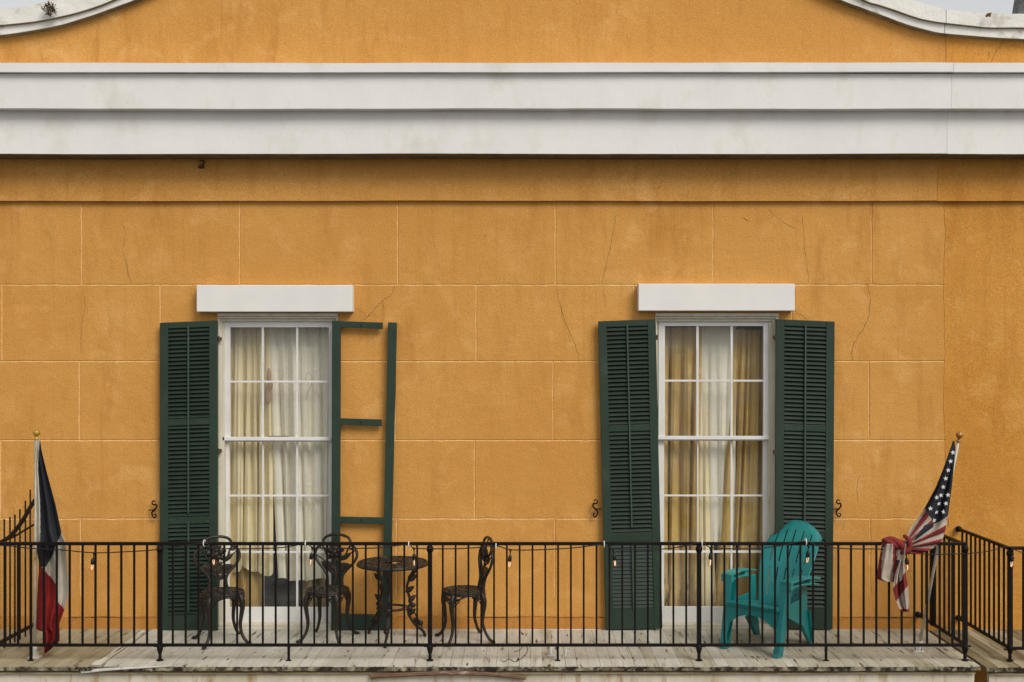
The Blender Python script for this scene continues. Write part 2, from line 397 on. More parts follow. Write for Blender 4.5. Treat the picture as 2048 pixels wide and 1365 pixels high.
for k in range(6):
    zt, zb = zr[k], zr[k+1]
    if starts[k] is None: xs = [XL, XJ]
    else:
        step = 315.9 * D0 / F; x = P(starts[k] + 2.5, 0).x; xs = []
        while x > XL: x -= step
        x += step
        while x < XJ - .25: xs.append(x + rnd.uniform(-.002, .002)); x += step
        xs = [XL] + xs + [XJ]
    for a, b in zip(xs, xs[1:]):
        block(a, b, zb, zt, a != XL, b != XJ, k < 4, k > 0 and k < 5)
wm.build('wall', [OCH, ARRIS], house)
# plinth band of rough render at the foot of the wall, its top edge ragged
pl = MB(); rnd = random.Random(5)
def plinth(x0, x1):
    n = max(2, int((x1-x0)/.03)); lo = []; hi = []
    for i in range(n+1):
        x = x0 + (x1-x0)*i/n; lo.append((x, -.3)); hi.append((x, zr[6] + .012*math.sin(x*5) + rnd.uniform(-.006, .006)))
    pl.band(lo, hi, .001 - .011, .05)
plinth(XL, OPEN[0][0]); plinth(OPEN[0][1], OPEN[1][0]); plinth(OPEN[1][1], XJ - .003)
pl.build('plinth', PLN, house)
lw = MB(); lw.box(XL, XJ, .002, .3, -4.7, -.3); lw.build('lower_wall', OCH, house)
ub = MB()
for a, b, c, d in sub_rect((XL, XJ, -.3, P(0, 330).z), OPEN): ub.box(a, b, .02, .22, c, d)
ub.build('wall_core', OCH, house)

# neighbour's wall: no joints, rougher render
nm = MB()
nx, nz = 24, 40; z0, z1 = -.3, zr[0]
G = [[nm.vert((XJ + (XR-XJ)*i/nx, +.003 + .003*math.sin(i*.9+j*.5) + .002*math.sin(j*1.3-i*.7), z0 + (z1-z0)*j/nz)) for j in range(nz+1)] for i in range(nx+1)]
for i in range(nx):
    for j in range(nz): nm.face((G[i][j], G[i+1][j], G[i+1][j+1], G[i][j+1]))
nm.box(XJ, XR, .03, .3, -4.7, z1)
nm.build('wall', OCHR, nb, smooth=True)

# frieze, cornice (profiles swept along x) -- main house, then the neighbour's run with its own slight unevenness
zf_b = P(0, 402, -.045).z
zs1 = P(0, 308, -.295).z; zs2 = P(0, 217.5, -.40).z; zs3 = P(0, 148.5, -.44).z; zs4 = P(0, 126, -.45).z
zf_t = zs1 - .004
def cornice(x0, x1, par, seed, dz=0):
    m = MB(); m.profile([(-.045, zf_b+dz), (-.045, zf_t), (.02, zf_t), (.02, zf_b+dz)], x0, x1, seed=seed)
    m.build('frieze', OCH if par is house else OCHR, par)
    m = MB(); m.profile([(-.295, zs1), (-.295, zs2+.002), (.05, zs2+.002), (.05, zs1+.004), (-.05, zs1+.003)], x0, x1, seed=seed+1)
    m.build('cornice_lower_band', WHITE, par)
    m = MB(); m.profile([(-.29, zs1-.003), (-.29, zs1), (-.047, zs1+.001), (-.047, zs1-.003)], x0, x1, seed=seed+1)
    m.build('soffit', BROWND, par)
    m = MB(); m.profile([(-.40, zs2), (-.40, zs3+.014), (.05, zs3+.014), (.05, zs2)], x0, x1, seed=seed+2)
    m.build('cornice_middle_band', WHITE, par)
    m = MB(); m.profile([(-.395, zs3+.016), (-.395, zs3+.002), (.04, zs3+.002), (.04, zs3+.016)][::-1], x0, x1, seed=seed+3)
    m.build('cornice_groove', BROWND, par)
    m = MB(); m.profile([(-.45, zs3+.0165), (-.45, zs4), (.05, zs4+.05), (.05, zs3+.0165)], x0, x1, seed=seed+4)
    m.build('cornice_top_band', WHITE, par)
XJ2 = P(1903, 200, -.4).x
cornice(XL, XJ2 - .0015, house, 11)
cornice(XJ2 + .0005, XR, nb, 23)

# parapet with its curved white coping
def mirror_curve(pts): return pts
lowL = [(-260,86),(-120,80),(0,70),(63,61),(120,50),(157,39),(195,27),(233,13),(268,0),(330,-28),(400,-70),(460,-120),(500,-180),(520,-240)]
midL = [(-260,66),(-120,60),(0,50),(50,45),(79,41),(142,28),(189,14),(220,2),(250,-12),(305,-42),(370,-85),(425,-132),(462,-190),(480,-250)]
topL = [(-260,36),(-120,30),(0,20),(40,14),(63,11),(104,0),(140,-10),(180,-24),(220,-40),(280,-68),(340,-105),(390,-150),(424,-202),(440,-262)]
lowR = [(2300,84),(2160,82),(2048,78),(1990,75),(1938,71),(1883,66),(1855,60),(1815,49),(1772,33),(1723,15),(1683,0),(1620,-30),(1550,-80),(1490,-140),(1450,-200),(1432,-250)]
midR = [(2300,62),(2160,59),(2048,55),(2000,55),(1969,54),(1886,45),(1860,41),(1834,35),(1785,18),(1757,9),(1729,0),(1660,-38),(1592,-88),(1530,-148),(1490,-206),(1472,-256)]
topR = [(2300,34),(2160,31),(2048,28),(2000,28),(1938,24),(1886,18),(1877,14),(1821,0),(1800,-8),(1782,-17),(1765,-26),(1700,-58),(1632,-104),(1568,-160),(1528,-216),(1510,-262)]
YP = -.02
def pw(pts, Y): return [(q.x, q.z) for q in cat([P(a, b, Y) for a, b in pts], 4)]
pp = MB()
zb = P(0, 140, YP).z
def wallcols(curve):
    c = pw(curve, YP)
    if c[0][0] > c[-1][0]: c = c[::-1]
    return c
cl, cr = wallcols(lowL), wallcols(lowR)
full = cl + cr
full = [q for q in full if XL <= q[0]]
lo = [(x, zb - .1) for x, z in full]
mainc = [q for q in full if q[0] <= XJ]; mainc.append((XJ, mainc[-1][1] + .0)); nbc = [q for q in full if q[0] > XJ]
pp.band([(x, zb) for x, z in mainc], mainc, YP, .3); pp.build('parapet', OCH, house)
pp = MB(); nbc = [(XJ + .002, mainc[-1][1])] + nbc
pp.band([(x, zb) for x, z in nbc], nbc, YP - .004, .3); pp.build('parapet', OCHR, nb)
def coping(low, mid, top, par, name='coping', clip=None):
    for (a, b, y0, nm_, mt, dz) in ((low, mid, -.10, name, COPE, 0), (mid, top, -.135, name, COPE, 0)):
        A, B = pw(a, y0), pw(b, y0)
        if A[0][0] > A[-1][0]: A, B = A[::-1], B[::-1]
        if clip:
            xa, xb = clip; n_ = 60; xa = max(xa, A[0][0], B[0][0]); xb = min(xb, A[-1][0], B[-1][0])
            A = [(xa + (xb-xa)*i/n_, lerp(A, xa + (xb-xa)*i/n_)[0]) for i in range(n_+1)]
            B = [(xa + (xb-xa)*i/n_, lerp(B, xa + (xb-xa)*i/n_)[0]) for i in range(n_+1)]
        m = MB(); m.band(A, [(x, z + dz) for x, z in B], y0, .32 + (.02 if y0 < -.12 else 0)); m.build(nm_, mt, par, bevel=.008)
        # dark brown line in the angle beneath this moulding
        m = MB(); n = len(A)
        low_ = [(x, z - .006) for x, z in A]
        m.band(low_, [(x, z - .0005) for x, z in A], y0 + .012, .3); m.build('coping_groove', BROWND, par)
coping(lowL, midL, topL, house)
coping(lowR, midR, topR, house, clip=(P(1500,0).x, P(1889,0,-.1).x))
coping(lowR, midR, topR, nb, clip=(P(1890,0,-.1).x, 99))
m = MB(); m.box(XL, XR, .3, 6, zb - .35, zb - .2); m.build('roof', ROOFM, house)
m = MB()
for px, py in ((1978, 30),):
    m.tube([P(px-6, py+4, -.19), P(px-2, py-1, -.20), P(px+3, py-3, -.19), P(px+1, py+3, -.2)], .012, 6)
m.build('coping_chip', CRACK, nb)

# lintels
for x0, y0, x1, y1 in ((393, 570.5, 704.5, 624), (1277, 568, 1590, 622)):
    m = MB(); a = P(x0, y1, -.11); b = P(x1, y0, -.11)
    m.box(a.x, b.x, -.11, .03, a.z, b.z); m.build('lintel', LINT, house, bevel=.006)

# cracks and ridges in the render
def ribbon(m, pts, w_, Y=-.0012, seed=0):
    rn = random.Random(seed); pts = cat([P(a, b, 0) for a, b in pts], 5)
    pts = [p + Vector((rn.uniform(-.006,.006), 0, rn.uniform(-.003,.003))) for p in pts]
    L = []; Rr = []
    for i, p in enumerate(pts):
        t = pts[min(i+1, len(pts)-1)] - pts[max(i-1, 0)]; n = Vector((t.z, 0, -t.x)).normalized()
        e = w_ * rn.uniform(.4, 1.1) * (.25 if i in (0, len(pts)-1) else 1)
        L.append((p.x - n.x*e, Y, p.z - n.z*e)); Rr.append((p.x + n.x*e, Y, p.z + n.z*e))
    for i in range(len(pts)-1): m.poly([L[i], Rr[i], Rr[i+1], L[i+1]])
cracks = [
 ([(243,440),(250,470),(246,500),(255,540),(262,568)], .0013), ([(165,575),(170,610),(163,650),(162,700)], .0010),
 ([(1232,430),(1225,470),(1215,520),(1205,566)], .0013), ([(1113,572),(1120,610),(1133,650),(1150,690),(1158,720)], .0014),
 ([(1605,430),(1608,480),(1615,540),(1617,566)], .0012), ([(1740,600),(1738,630),(1728,655),(1712,680),(1704,700),(1706,722)], .0022),
 ([(789,572),(783,590),(765,602),(748,620),(735,634),(728,640)], .0020), ([(1206,570),(1209,590),(1211,615)], .0011),
 ([(735,634),(722,622),(712,618)], .0013), ([(735,634),(745,628),(752,634)], .0012), ([(764,602),(768,620),(767,632)], .0009), ([(1134,655),(1126,640),(1120,612)], .0010), ([(968,470),(971,474)], .003), ([(1720,950),(1714,975),(1716,1005)], .0013), ([(1536,418),(1560,440),(1590,458)], .0013), ([(1590,575),(1590,620),(1605,632),(1620,645)], .0016),
 ([(430,1060),(420,1062)], .001), ([(1000,1236),(1050,1233),(1120,1235),(1190,1234)], .0022), ([(140,1236),(200,1233),(260,1236),(315,1234)], .0018),
 ([(1680,1236),(1730,1234),(1740,1238),(1850,1234)], .0022), ([(795,1233),(850,1236),(862,1232)], .0016), ([(1690,1040),(1684,1062)], .0015)]
for i, (pts, w_) in enumerate(cracks):
    m = MB(); ribbon(m, pts, w_*1.15, Y=-.0125 if pts[0][1] > 1230 else -.0012, seed=i); m.build('crack', CRACK, house)
for i, pts in enumerate([[(1606,480),(1609,510),(1614,545),(1617,566)], [(1733,500),(1735,560),(1741,600),(1738,628)], [(1484,433),(1492,438),(1500,444)], [(1128,640),(1136,668),(1148,695)], [(253,500),(257,540),(263,566)], [(170,1200),(168,1230),(171,1262)], [(436,1190),(438,1225)]]):
    ps = cat([P(a, b, .002) for a, b in pts], 5); m = MB()
    m.tube(ps, [.0015, .0055 if i != 2 else .011, .0015], 6)
    m.build('plaster_ridge', OCH, house, smooth=True)
m = MB(); n = 90; rn = random.Random(4); pts = []
for i in range(n+1):
    y = 405 + (1250-405)*i/n; x = 1889 + 1.5*math.sin(y*.03) + rn.uniform(-.8, .8) + max(0, (y-900))*.06*(y < 1060)
    pts.append((x, y))
for a, b in ((0, 90),):
    ps = [P(x, y, .002) for x, y in pts]; m.tube(ps, .0055, 6)
m.build('seam_ridge', OCHR, nb, smooth=True)
for q in ([(2010,74),(2000,92),(1990,105),(1982,122)], [(1978,104),(1974,122)]):
    m = MB(); ribbon(m, q, .002, Y=-.03, seed=9); m.build('crack', CRACK, nb)
# rusty hook stub under the cornice
m = MB(); c = P(403, 334, -.045)
m.ell(c + Vector((0,-.01,0)), .03, .012, .02); m.tube(cat([c + Vector((-.02,-.02,-.01)), c + Vector((.01,-.05,.0)), c + Vector((.035,-.04,.03)), c + Vector((.02,-.02,.055)), c + Vector((-.005,-.03,.05))], 5), .007, 8)
m.build('hook', RUST, house, smooth=True)

# ----------------------------------------------------------------- windows
def window(q, S):
    """S: pixel measures of the sashes"""
    L, Rr = q['L'], q['Rr']; x0, x1, z1 = q['x0'], q['x1'], q['z1']
    m = MB()
    e = .002
    jw = S['jw']   # outer jamb widths in metres (left,right)
    for side, wd in ((-1, jw[0]), (1, jw[1])):
        xa = x0 if side < 0 else x1
        for a, b, yf in ((0, .35, -.012), (.35, .62, .012), (.62, 1.0, .035)):
            p0, p1 = xa - side*wd*a, xa - side*wd*b
            m.box(min(p0, p1), max(p0, p1), yf, .16, 0.0, z1 - .002)
    xi0, xi1 = x0 + jw[0], x1 - jw[1]
    for a, b, yf in ((0, .028, -.03), (.028, .05, -.005), (.05, .075, .02)):
        m.box(x0 + .001 + (b > .03)*jw[0]*.3, x1 - .001 - (b > .03)*jw[1]*.3, yf, .158, z1 - b, z1 - a)
    win = m.build('window', WOODW, house, bevel=.002)
    # sill
    m = MB(); m.box(x0 + .005, x1 - .005, -.045, .17, .0, .022); m.box(x0 + .01, x1 - .01, -.02, .17, .022, .045)
    m.build('sill', WOODW, win, bevel=.003)
    # sashes
    def sash(name, Y, top, bot, cols, rows, outL, outR, ytop, ybot, th=.035):
        m = MB()
        m.pxbox(outL, ytop, cols[0][0], ybot, Y, Y + th); m.pxbox(cols[-1][1], ytop, outR, ybot, Y, Y + th)
        m.pxbox(cols[0][0], ytop, cols[-1][1], rows[0][0], Y, Y + th)
        m.pxbox(cols[0][0], rows[-1][1], cols[-1][1], ybot, Y, Y + th)
        for a, b in zip(cols, cols[1:]): m.pxbox(a[1], rows[0][0], b[0], rows[-1][1], Y + .006, Y + th - .004)
        for a, b in zip(rows, rows[1:]):
            for c in cols: m.pxbox(c[0], a[1], c[1], b[0], Y + .008, Y + th - .006)
        o = m.build(name, FRAMEW, win, bevel=.0025)
        m = MB(); A = P(cols[0][0]-1, rows[-1][1]+1, Y + .02); B = P(cols[-1][1]+1, rows[0][0]-1, Y + .02)
        m.poly([(A.x, Y+.02, A.z), (B.x, Y+.02, A.z), (B.x, Y+.02, B.z), (A.x, Y+.02, B.z)])
        m.build('window_pane', GLASS, win)
    sash('upper_sash', .050, 0, 0, S['cu'], S['ru'], S['oL'], S['oR'], S['yt'], S['ym'])
    sash('lower_sash', .090, 0, 0, S['cl'], S['rl'], S['oL']-1, S['oR']+1, S['ym']-5, S['yb'])
    m = MB(); m.pxbox(S['oL']-9 if L < 1000 else S['oL']-5, S['ym']-7.5, S['oR']-2, S['ym'] - .5, .035, .05); m.build('meeting_rail', FRAMEW, win, bevel=.002)
    # dark room behind
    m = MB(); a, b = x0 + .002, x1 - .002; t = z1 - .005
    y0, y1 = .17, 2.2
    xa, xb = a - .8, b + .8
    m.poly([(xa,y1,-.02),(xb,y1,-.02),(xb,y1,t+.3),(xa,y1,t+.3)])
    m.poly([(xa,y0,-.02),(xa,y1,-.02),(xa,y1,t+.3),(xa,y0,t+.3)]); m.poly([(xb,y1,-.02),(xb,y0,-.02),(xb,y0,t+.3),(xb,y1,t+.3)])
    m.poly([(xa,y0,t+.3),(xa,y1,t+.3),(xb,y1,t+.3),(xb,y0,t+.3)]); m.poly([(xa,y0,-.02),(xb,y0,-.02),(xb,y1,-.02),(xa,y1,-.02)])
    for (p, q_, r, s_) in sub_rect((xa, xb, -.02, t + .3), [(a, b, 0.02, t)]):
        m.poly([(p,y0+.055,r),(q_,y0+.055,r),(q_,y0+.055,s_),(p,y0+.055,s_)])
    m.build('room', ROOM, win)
    return win
S1 = dict(jw=(.052, .045), cu=[(460,523),(527.5,592),(596,657.5)], ru=[(655,762),(766,874.5)],
          cl=[(458.5,524),(527.5,592),(596,658)], rl=[(884,990),(994,1103),(1107,1215)], oL=448, oR=665, yt=643, ym=882, yb=1249)
S2 = dict(jw=(.03, .085), cu=[(1330,1392.5),(1397.5,1461),(1465.5,1527)], ru=[(652.5,760),(764,872.5)],
          cl=[(1328.5,1394),(1397,1461),(1465,1526)], rl=[(882,990),(993.5,1102),(1106.5,1214)], oL=1317, oR=1540, yt=640, ym=880, yb=1248)
win1 = window(WINS[0], S1); win2 = window(WINS[1], S2)

# ----------------------------------------------------------------- curtains
def curtain(x0t, x1t, x0b, x1b, yt, yb, Y, folds, amp, matl, label, group=None, ragged=0, seed=1, gather=0, swing=0):
    rn = random.Random(seed); nu, nv = folds*10, 44; m = MB(); ph = [rn.uniform(-.5, .5) for _ in range(folds+2)]
    wv = [rn.uniform(.6, 1.25) for _ in range(folds+2)]
    G = []
    for j in range(nv+1):
        v = j / nv; row = []
        for i in range(nu+1):
            u = i / nu; k = u*folds; ki = int(k); f = k - ki
            a = ph[ki]*(1-f) + ph[min(ki+1, folds+1)]*f; h = wv[ki]*(1-f) + wv[min(ki+1, folds+1)]*f
            uu = u + .5/folds*.55*math.sin(2*math.pi*k*.5 + v*1.2 + seed)*v
            x = (x0t + (x1t-x0t)*uu)*(1-v) + (x0b + (x1b-x0b)*uu)*v
            rag = ragged * (math.sin(u*7+seed)*.6 + math.sin(u*19+seed*2)*.4)
            y = yt + (yb + rag - yt)*v
            env = .45 + .55*min(1, v*3)
            pl_k = k + a*.6 + .10*math.sin(v*3+seed); dy = amp*h*env*(3.3*(1 - abs(math.sin(math.pi*pl_k))**.75) + .25*math.sin(5*math.pi*k + v*4) - .3)
            dy += swing*v*v*.1
            if gather and v > .9: dy += math.sin(u*60+v*50)*.012*gather; x += math.sin(u*40 + v*70)*2*gather
            row.append(m.vert(P(x, y, Y + dy + .13*(1-v)**4)))
        G.append(row)
    for j in range(nv):
        for i in range(nu): m.face((G[j][i], G[j+1][i], G[j+1][i+1], G[j][i+1]))
    o = m.build('curtain', matl, smooth=True); return tag(o, label, 'curtain', group)
curtain(455, 548, 452, 547, 640, 1143, .185, 6, .036, CREAM, 'cream curtain with ragged hem in the left half of the left window', ragged=10, seed=2)
curtain(532, 668, 557, 668, 640, 1160, .175, 6, .030, IVORY, 'ivory white curtain in the right half of the window beside the broken shutter', ragged=4, seed=5)
curtain(452, 528, 452, 533, 1020, 1216, .26, 4, .030, GOLD, 'dull gold lining curtain hanging below the ragged cream curtain hem', seed=3)
curtain(600, 668, 610, 670, 1050, 1216, .26, 4, .028, DARKC, 'dull brown lining showing low behind the ivory curtain at the window', seed=4)
curtain(1322, 1404, 1322, 1400, 655, 1213, .185, 4, .036, GOLD, 'gold curtain with a crumpled hem, left side of the window behind the teal chair', gather=1, seed=6)
curtain(1396, 1472, 1402, 1466, 640, 1090, .21, 4, .014, IVORY, 'sheer white curtain between two gold curtains in the window behind the teal chair', seed=7)
curtain(1394, 1414, 1394, 1430, 650, 1214, .195, 2, .02, CREAM, 'narrow cream curtain strip hanging beside the sheer white curtain', seed=12)
curtain(1466, 1534, 1430, 1534, 660, 1213, .185, 5, .034, GOLD, 'gold curtain pulled to the right side of the window behind the teal chair', gather=.6, seed=9)
# reddish shape and wire hanger seen behind the glass
m = MB(); c = P(538, 772, .145)
m.ell(c + Vector((0,0,.09)), .022, .010, .085); m.ell(c + Vector((-.008,0,-.08)), .034, .012, .10); m.ell(c + Vector((.012,0,.01)), .026, .010, .06)
tag(m.build('reddish_shape', REDO, smooth=True), 'faded reddish shape behind the upper panes of the left window', 'ornament')
m = MB(); h = [P(x, y, .145) for x, y in ((611,765),(612,752),(616,745),(622,750),(624,765),(616,785),(612,800))]
m.tube(cat(h, 5), .0022, 6)
tag(m.build('wire_hanger', MOLD, smooth=True), 'bent thin wire hook hanging against the ivory curtain in the left window', 'wire hook')
m = MB(); m.pxbox(536, 872.5, 577, 874.8, .125, .15); tag(m.build('wooden_stick', BARK), 'thin dark stick lying on the meeting rail of the left window', 'stick')

# ----------------------------------------------------------------- shutters
class Quad:
    """maps (u,v,depth) inside four photo corners onto the shutter's own slightly leaning plane"""
    def __init__(s, tl, tr, br, bl, Y): s.c = (tl, tr, br, bl); s.Y = Y
    def __call__(s, u, v, d=0):
        tl, tr, br, bl = s.c
        x = (tl[0]*(1-u) + tr[0]*u)*(1-v) + (bl[0]*(1-u) + br[0]*u)*v
        y = (tl[1]*(1-u) + tr[1]*u)*(1-v) + (bl[1]*(1-u) + br[1]*u)*v
        p = P(x, y, s.Y); p.y += d; return p
def qbox(m, Q, u0, u1, v0, v1, d0, d1):
    m.hexa([Q(u0,v1,d0), Q(u1,v1,d0), Q(u1,v1,d1), Q(u0,v1,d1)], [Q(u0,v0,d0), Q(u1,v0,d0), Q(u1,v0,d1), Q(u0,v0,d1)])
def shutter(Q, W, H, secs, rails, rods, label, closed_last=False, stile=16.5, slat_px=8.4):
    TH = .036; us = stile / W
    m = MB(); qbox(m, Q, 0, us, 0, 1, 0, TH); qbox(m, Q, 1-us, 1, 0, 1, 0, TH)
    for a, b in rails: qbox(m, Q, us, 1-us, a/H, b/H, .003, TH-.003)
    sh = m.build('shutter', GREEN, house, bevel=.003); sh['label'] = label
    for si, (a, b) in enumerate(secs):
        m = MB(); n = max(3, round((b-a)/(slat_px if not (closed_last and si == len(secs)-1) else 7.8))); st = (b-a)/n
        last = closed_last and si == len(secs)-1
        for k in range(n):
            rr_ = random.Random(k*7+si); j = rr_.uniform(-.35, .35)
            v0 = (a + st*k)/H; v1 = (a + st*(k+1))/H; dv = (v1 - v0)
            if last: vt, vb, dt, db = v0 + dv*.0, v1 - dv*.02, .024, .010
            else: vt, vb, dt, db = v0 - dv*.02, v0 + dv*(.88 + .03*j), .034, .004
            t = 1.1/H
            m.hexa([Q(us*.97,vt,dt), Q(1-us*.97,vt,dt), Q(1-us*.97,vb,db), Q(us*.97,vb,db)],
                   [Q(us*.97,vt-t*.8,dt-.0055), Q(1-us*.97,vt-t*.8,dt-.0055), Q(1-us*.97,vb-t*.8,db-.0055), Q(us*.97,vb-t*.8,db-.0055)])
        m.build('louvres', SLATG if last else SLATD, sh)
    for a, b in rods:
        m = MB(); qbox(m, Q, .5-1.6/W, .5+1.6/W, a/H, b/H, -.012, -.001); m.build('tilt_rod', RODG, sh, bevel=.002)
    # backing: the wall shows dark between slats on its own
    return sh
YS = -.075
Q = Quad((319.5,646),(434.5,641),(435,1262),(319.5,1265), YS)
shutter(Q, 115, 619, [(13,194),(207,390),(404,586)], [(0,12.5),(194,207),(390,404),(586,619)], [(9,383),(399,580)],
        'green louvred shutter on the left of the window with ragged curtains')
Q = Quad((1196.5,643),(1311.5,638.5),(1325,1257.5),(1211.5,1260), YS)
shutter(Q, 115, 617, [(13,209),(222,424),(447,576)], [(0,12.5),(209,222),(424,447),(576,617)], [(9,414),(448,578)],
        'tilted green shutter left of the gold curtained window, its lowest slats closed', closed_last=True)
Q = Quad((1552.5,638.5),(1669.5,643.5),(1665.5,1259),(1550,1257), YS)
shutter(Q, 116, 617, [(13,209),(222,424),(438,576)], [(0,12.5),(209,222),(424,438),(576,617)], [(9,414),(448,570)],
        'green louvred shutter standing behind the teal chair')
# broken shutter: only its frame is left
m = MB(); QB = Quad((662,641),(795,646),(790,1263),(662,1262), YS)
def pbox(m, c, d0=0, d1=.036):   # c: tl,tr,br,bl in px
    q = Quad(*c, YS); m.hexa([q(0,1,d0),q(1,1,d0),q(1,1,d1),q(0,1,d1)], [q(0,0,d0),q(1,0,d0),q(1,0,d1),q(0,0,d1)])
pbox(m, [(664,641.5),(681,642),(679,1262),(662,1262)])
bs = m.build('broken_shutter', GREEN, house, bevel=.003); bs['label'] = 'broken green shutter with only stiles and rails left, its louvres gone'
for c in ([(680.5,642.5),(765,645.5),(765,658.5),(680.5,655)], [(679.5,837),(763,839.5),(763,853),(679.5,850)], [(679,1034),(768,1036),(768,1049),(679,1047)], [(679,1229),(775,1231),(773,1266),(679,1263)]):
    m = MB(); pbox(m, c, .003, .033); m.build('rail', GREEN, bs, bevel=.003)
m = MB(); pbox(m, [(776,645),(793.5,645.5),(779,1266),(763,1266)], .0, .036); m.build('stile', GREEN, bs, bevel=.003)
for x, y in ((722,651),(721,846),(722,1041)):
    m = MB(); m.pxbox(x-1, y-2.5, x+1, y+2.5, YS-.002, YS+.01); m.build('tilt_slot', RUBBER, bs)
# hinges on the window casings, S-shaped holdbacks on the wall
for x, y in ((438,678),(438,903),(1551,675),(1551,905),(1314,675),(438,1130)):
    m = MB(); c = P(x, y, -.07); m.tube([c + Vector((0,0,-.025)), c + Vector((0,0,.025))], .007, 8); m.box(c.x-.012, c.x+.012, -.07, -.01, c.z-.016, c.z+.016)
    m.build('hinge', RUST, house)
def dog(x, y, s):
    m = MB(); pts = [(5,-17),(1,-19),(-2,-15),(1,-11),(5,-12),(7,-7),(3,-1),(-2,4),(-1,11),(3,15),(6,12),(5,8),(2,9)]
    m.tube(cat([P(x + s*a, y + b, -.05) for a, b in pts], 5), [.005,.007,.008,.007,.005], 8)
    m.tube([P(x + s*2, y, -.05), P(x + s*2, y, .0)], .006, 8); m.tube([P(x - s*9, y, -.03), P(x+s*2, y-1, -.05)], .005, 6)
    m.build('shutter_dog', IRON, house, smooth=True)
dog(306, 1021, 1); dog(1193, 1019, -1); dog(1675, 1019, 1)

# ================================================================= balcony decks
YE, YR = -1.31, -1.15
XD0, XD1 = -7.5, P(1960, 1327, YE).x
bal = thing('balcony', (0, -.65, -.05), 'worn white painted plank balcony floor with stained cream fascia along both windows', 'balcony')
nbal = thing('neighbouring_balcony', (XD1 + .6, -.65, -.05), 'mossy plank balcony floor with cream fascia at the far right past the gap', 'balcony')
def deck(par, x0, x1, mats, pick, seed, dz=0, fx0=0, fx1=0):
    rn = random.Random(seed); x = x0; m = MB()
    while x < x1 - .02:
        w_ = rn.uniform(.094, .100); e = min(x + w_, x1); g_ = rn.uniform(.0012, .004)
        m.mi = pick(x, rn); z = rn.uniform(-.0015, .0015) + dz; yo = rn.uniform(-.012, .008)
        n = 6; dr = [rn.uniform(-.0008, .0008) for _ in range(n+1)]
        for k in range(n):
            ya = YE + yo + (0 - YE - yo + .012)*k/n; yb = YE + yo + (0 - YE - yo + .012)*(k+1)/n
            m.hexa([(x+g_/2+dr[k],ya,z-.03),(e-g_/2+dr[k],ya,z-.03),(e-g_/2+dr[k+1],yb,z-.03),(x+g_/2+dr[k+1],yb,z-.03)],
                   [(x+g_/2+dr[k],ya,z),(e-g_/2+dr[k],ya,z),(e-g_/2+dr[k+1],yb,z),(x+g_/2+dr[k+1],yb,z)])
        x = e
    m.build('deck_boards', mats, par)
    m = MB(); rn = random.Random(seed+1); x = x0; lo = []; hi = []; 
    while x < x1:
        lo.append((x, dz -.034 - rn.uniform(0, .008))); hi.append((x, dz -.006 - rn.uniform(0, .004))); x += rn.uniform(.01, .04)
    lo.append((x1, dz-.034)); hi.append((x1, dz-.006))
    m.band(lo, hi, YE - .014, YE + .004); m.build('board_edge', EDGE, par)
    m = MB(); x0 += fx0; x1 += fx1; m.box(x0, x1, YE + .03, YE + .07, dz-.062, dz-.031); m.build('recess_shade_strip', BROWND, par)  # dark strip paints the shade in the recess below the board ends
    m = MB(); m.profile([(YE+.02, dz-.074), (YE+.012, dz-.068), (YE+.02, dz-.060), (YE+.07, dz-.060), (YE+.07, dz-.074)], x0, x1, seed=seed+5); m.build('fascia_moulding', MOLD, par)
    m = MB(); m.profile([(YE+.045, dz-.165), (YE+.045, dz-.0745), (YE+.09, dz-.0745), (YE+.09, dz-.165)], x0, x1, seed=seed+6, jit=.0008)
    m.build('fascia', FASC, par)
    m = MB(); m.profile([(YE+.035, dz-.30), (YE+.035, dz-.1685), (YE+.09, dz-.1685), (YE+.09, dz-.30)], x0, x1, seed=seed+7, jit=.0008); m.build('lower_fascia', FASC, par)
    m = MB(); x = x0 + .3
    while x < x1: m.box(x, x+.06, YE+.095, 0, dz-.25, dz-.034); x += .6
    m.build('joists', FASC, par)
xy = P(215, 1294, -1.05).x
deck(bal, XD0, XD1, [DECK, DECKY, DECKM], lambda x, rn: 1 if x < xy else (2 if x > 2.6 or rn.random() < (x+.5)/4 else 0), 31, fx1=-.03)
XN0 = P(1972, 1327, YE).x
deck(nbal, XN0, 7.5, [DECKN, DECKY], lambda x, rn: 0 if rn.random() < .8 else 1, 47, dz=-.008, fx0=.045)
# lifted edge of the paint layer where the yellowed boards begin
def floorpt(px, py, z=0.0):
    d = (EYE - z) * F / (py - VY); return Vector(((px - VX) * d / F, d - D0, z))
m = MB(); rn = random.Random(3); prev = None
for k in range(15):
    y = YE + .005 + k*.085; a = xy - .004 - rn.uniform(0, .02) - (.03 if k < 2 else 0); b = xy + .03
    ring = [Vector((a, y, .002)), Vector((b, y, .002)), Vector((b, y, .004)), Vector((a, y, .012 + rn.uniform(0, .006)))]
    if prev: m.hexa(prev, ring)
    prev = ring
m.build('torn_edge', DECK, bal)
# base strip / pipe along the wall foot
m = MB(); m.tube([P(840, 1262.5, -.03), P(1000, 1263, -.03), P(1195, 1262, -.03)], .017, 10)
for x in (846, 1120): m.tube([P(x, 1262.5, -.03), P(x+6, 1262.5, -.03)], .022, 10)
tag(m.build('pipe', PALE, smooth=True), 'white painted pipe lying along the foot of the wall between the two windows', 'pipe')
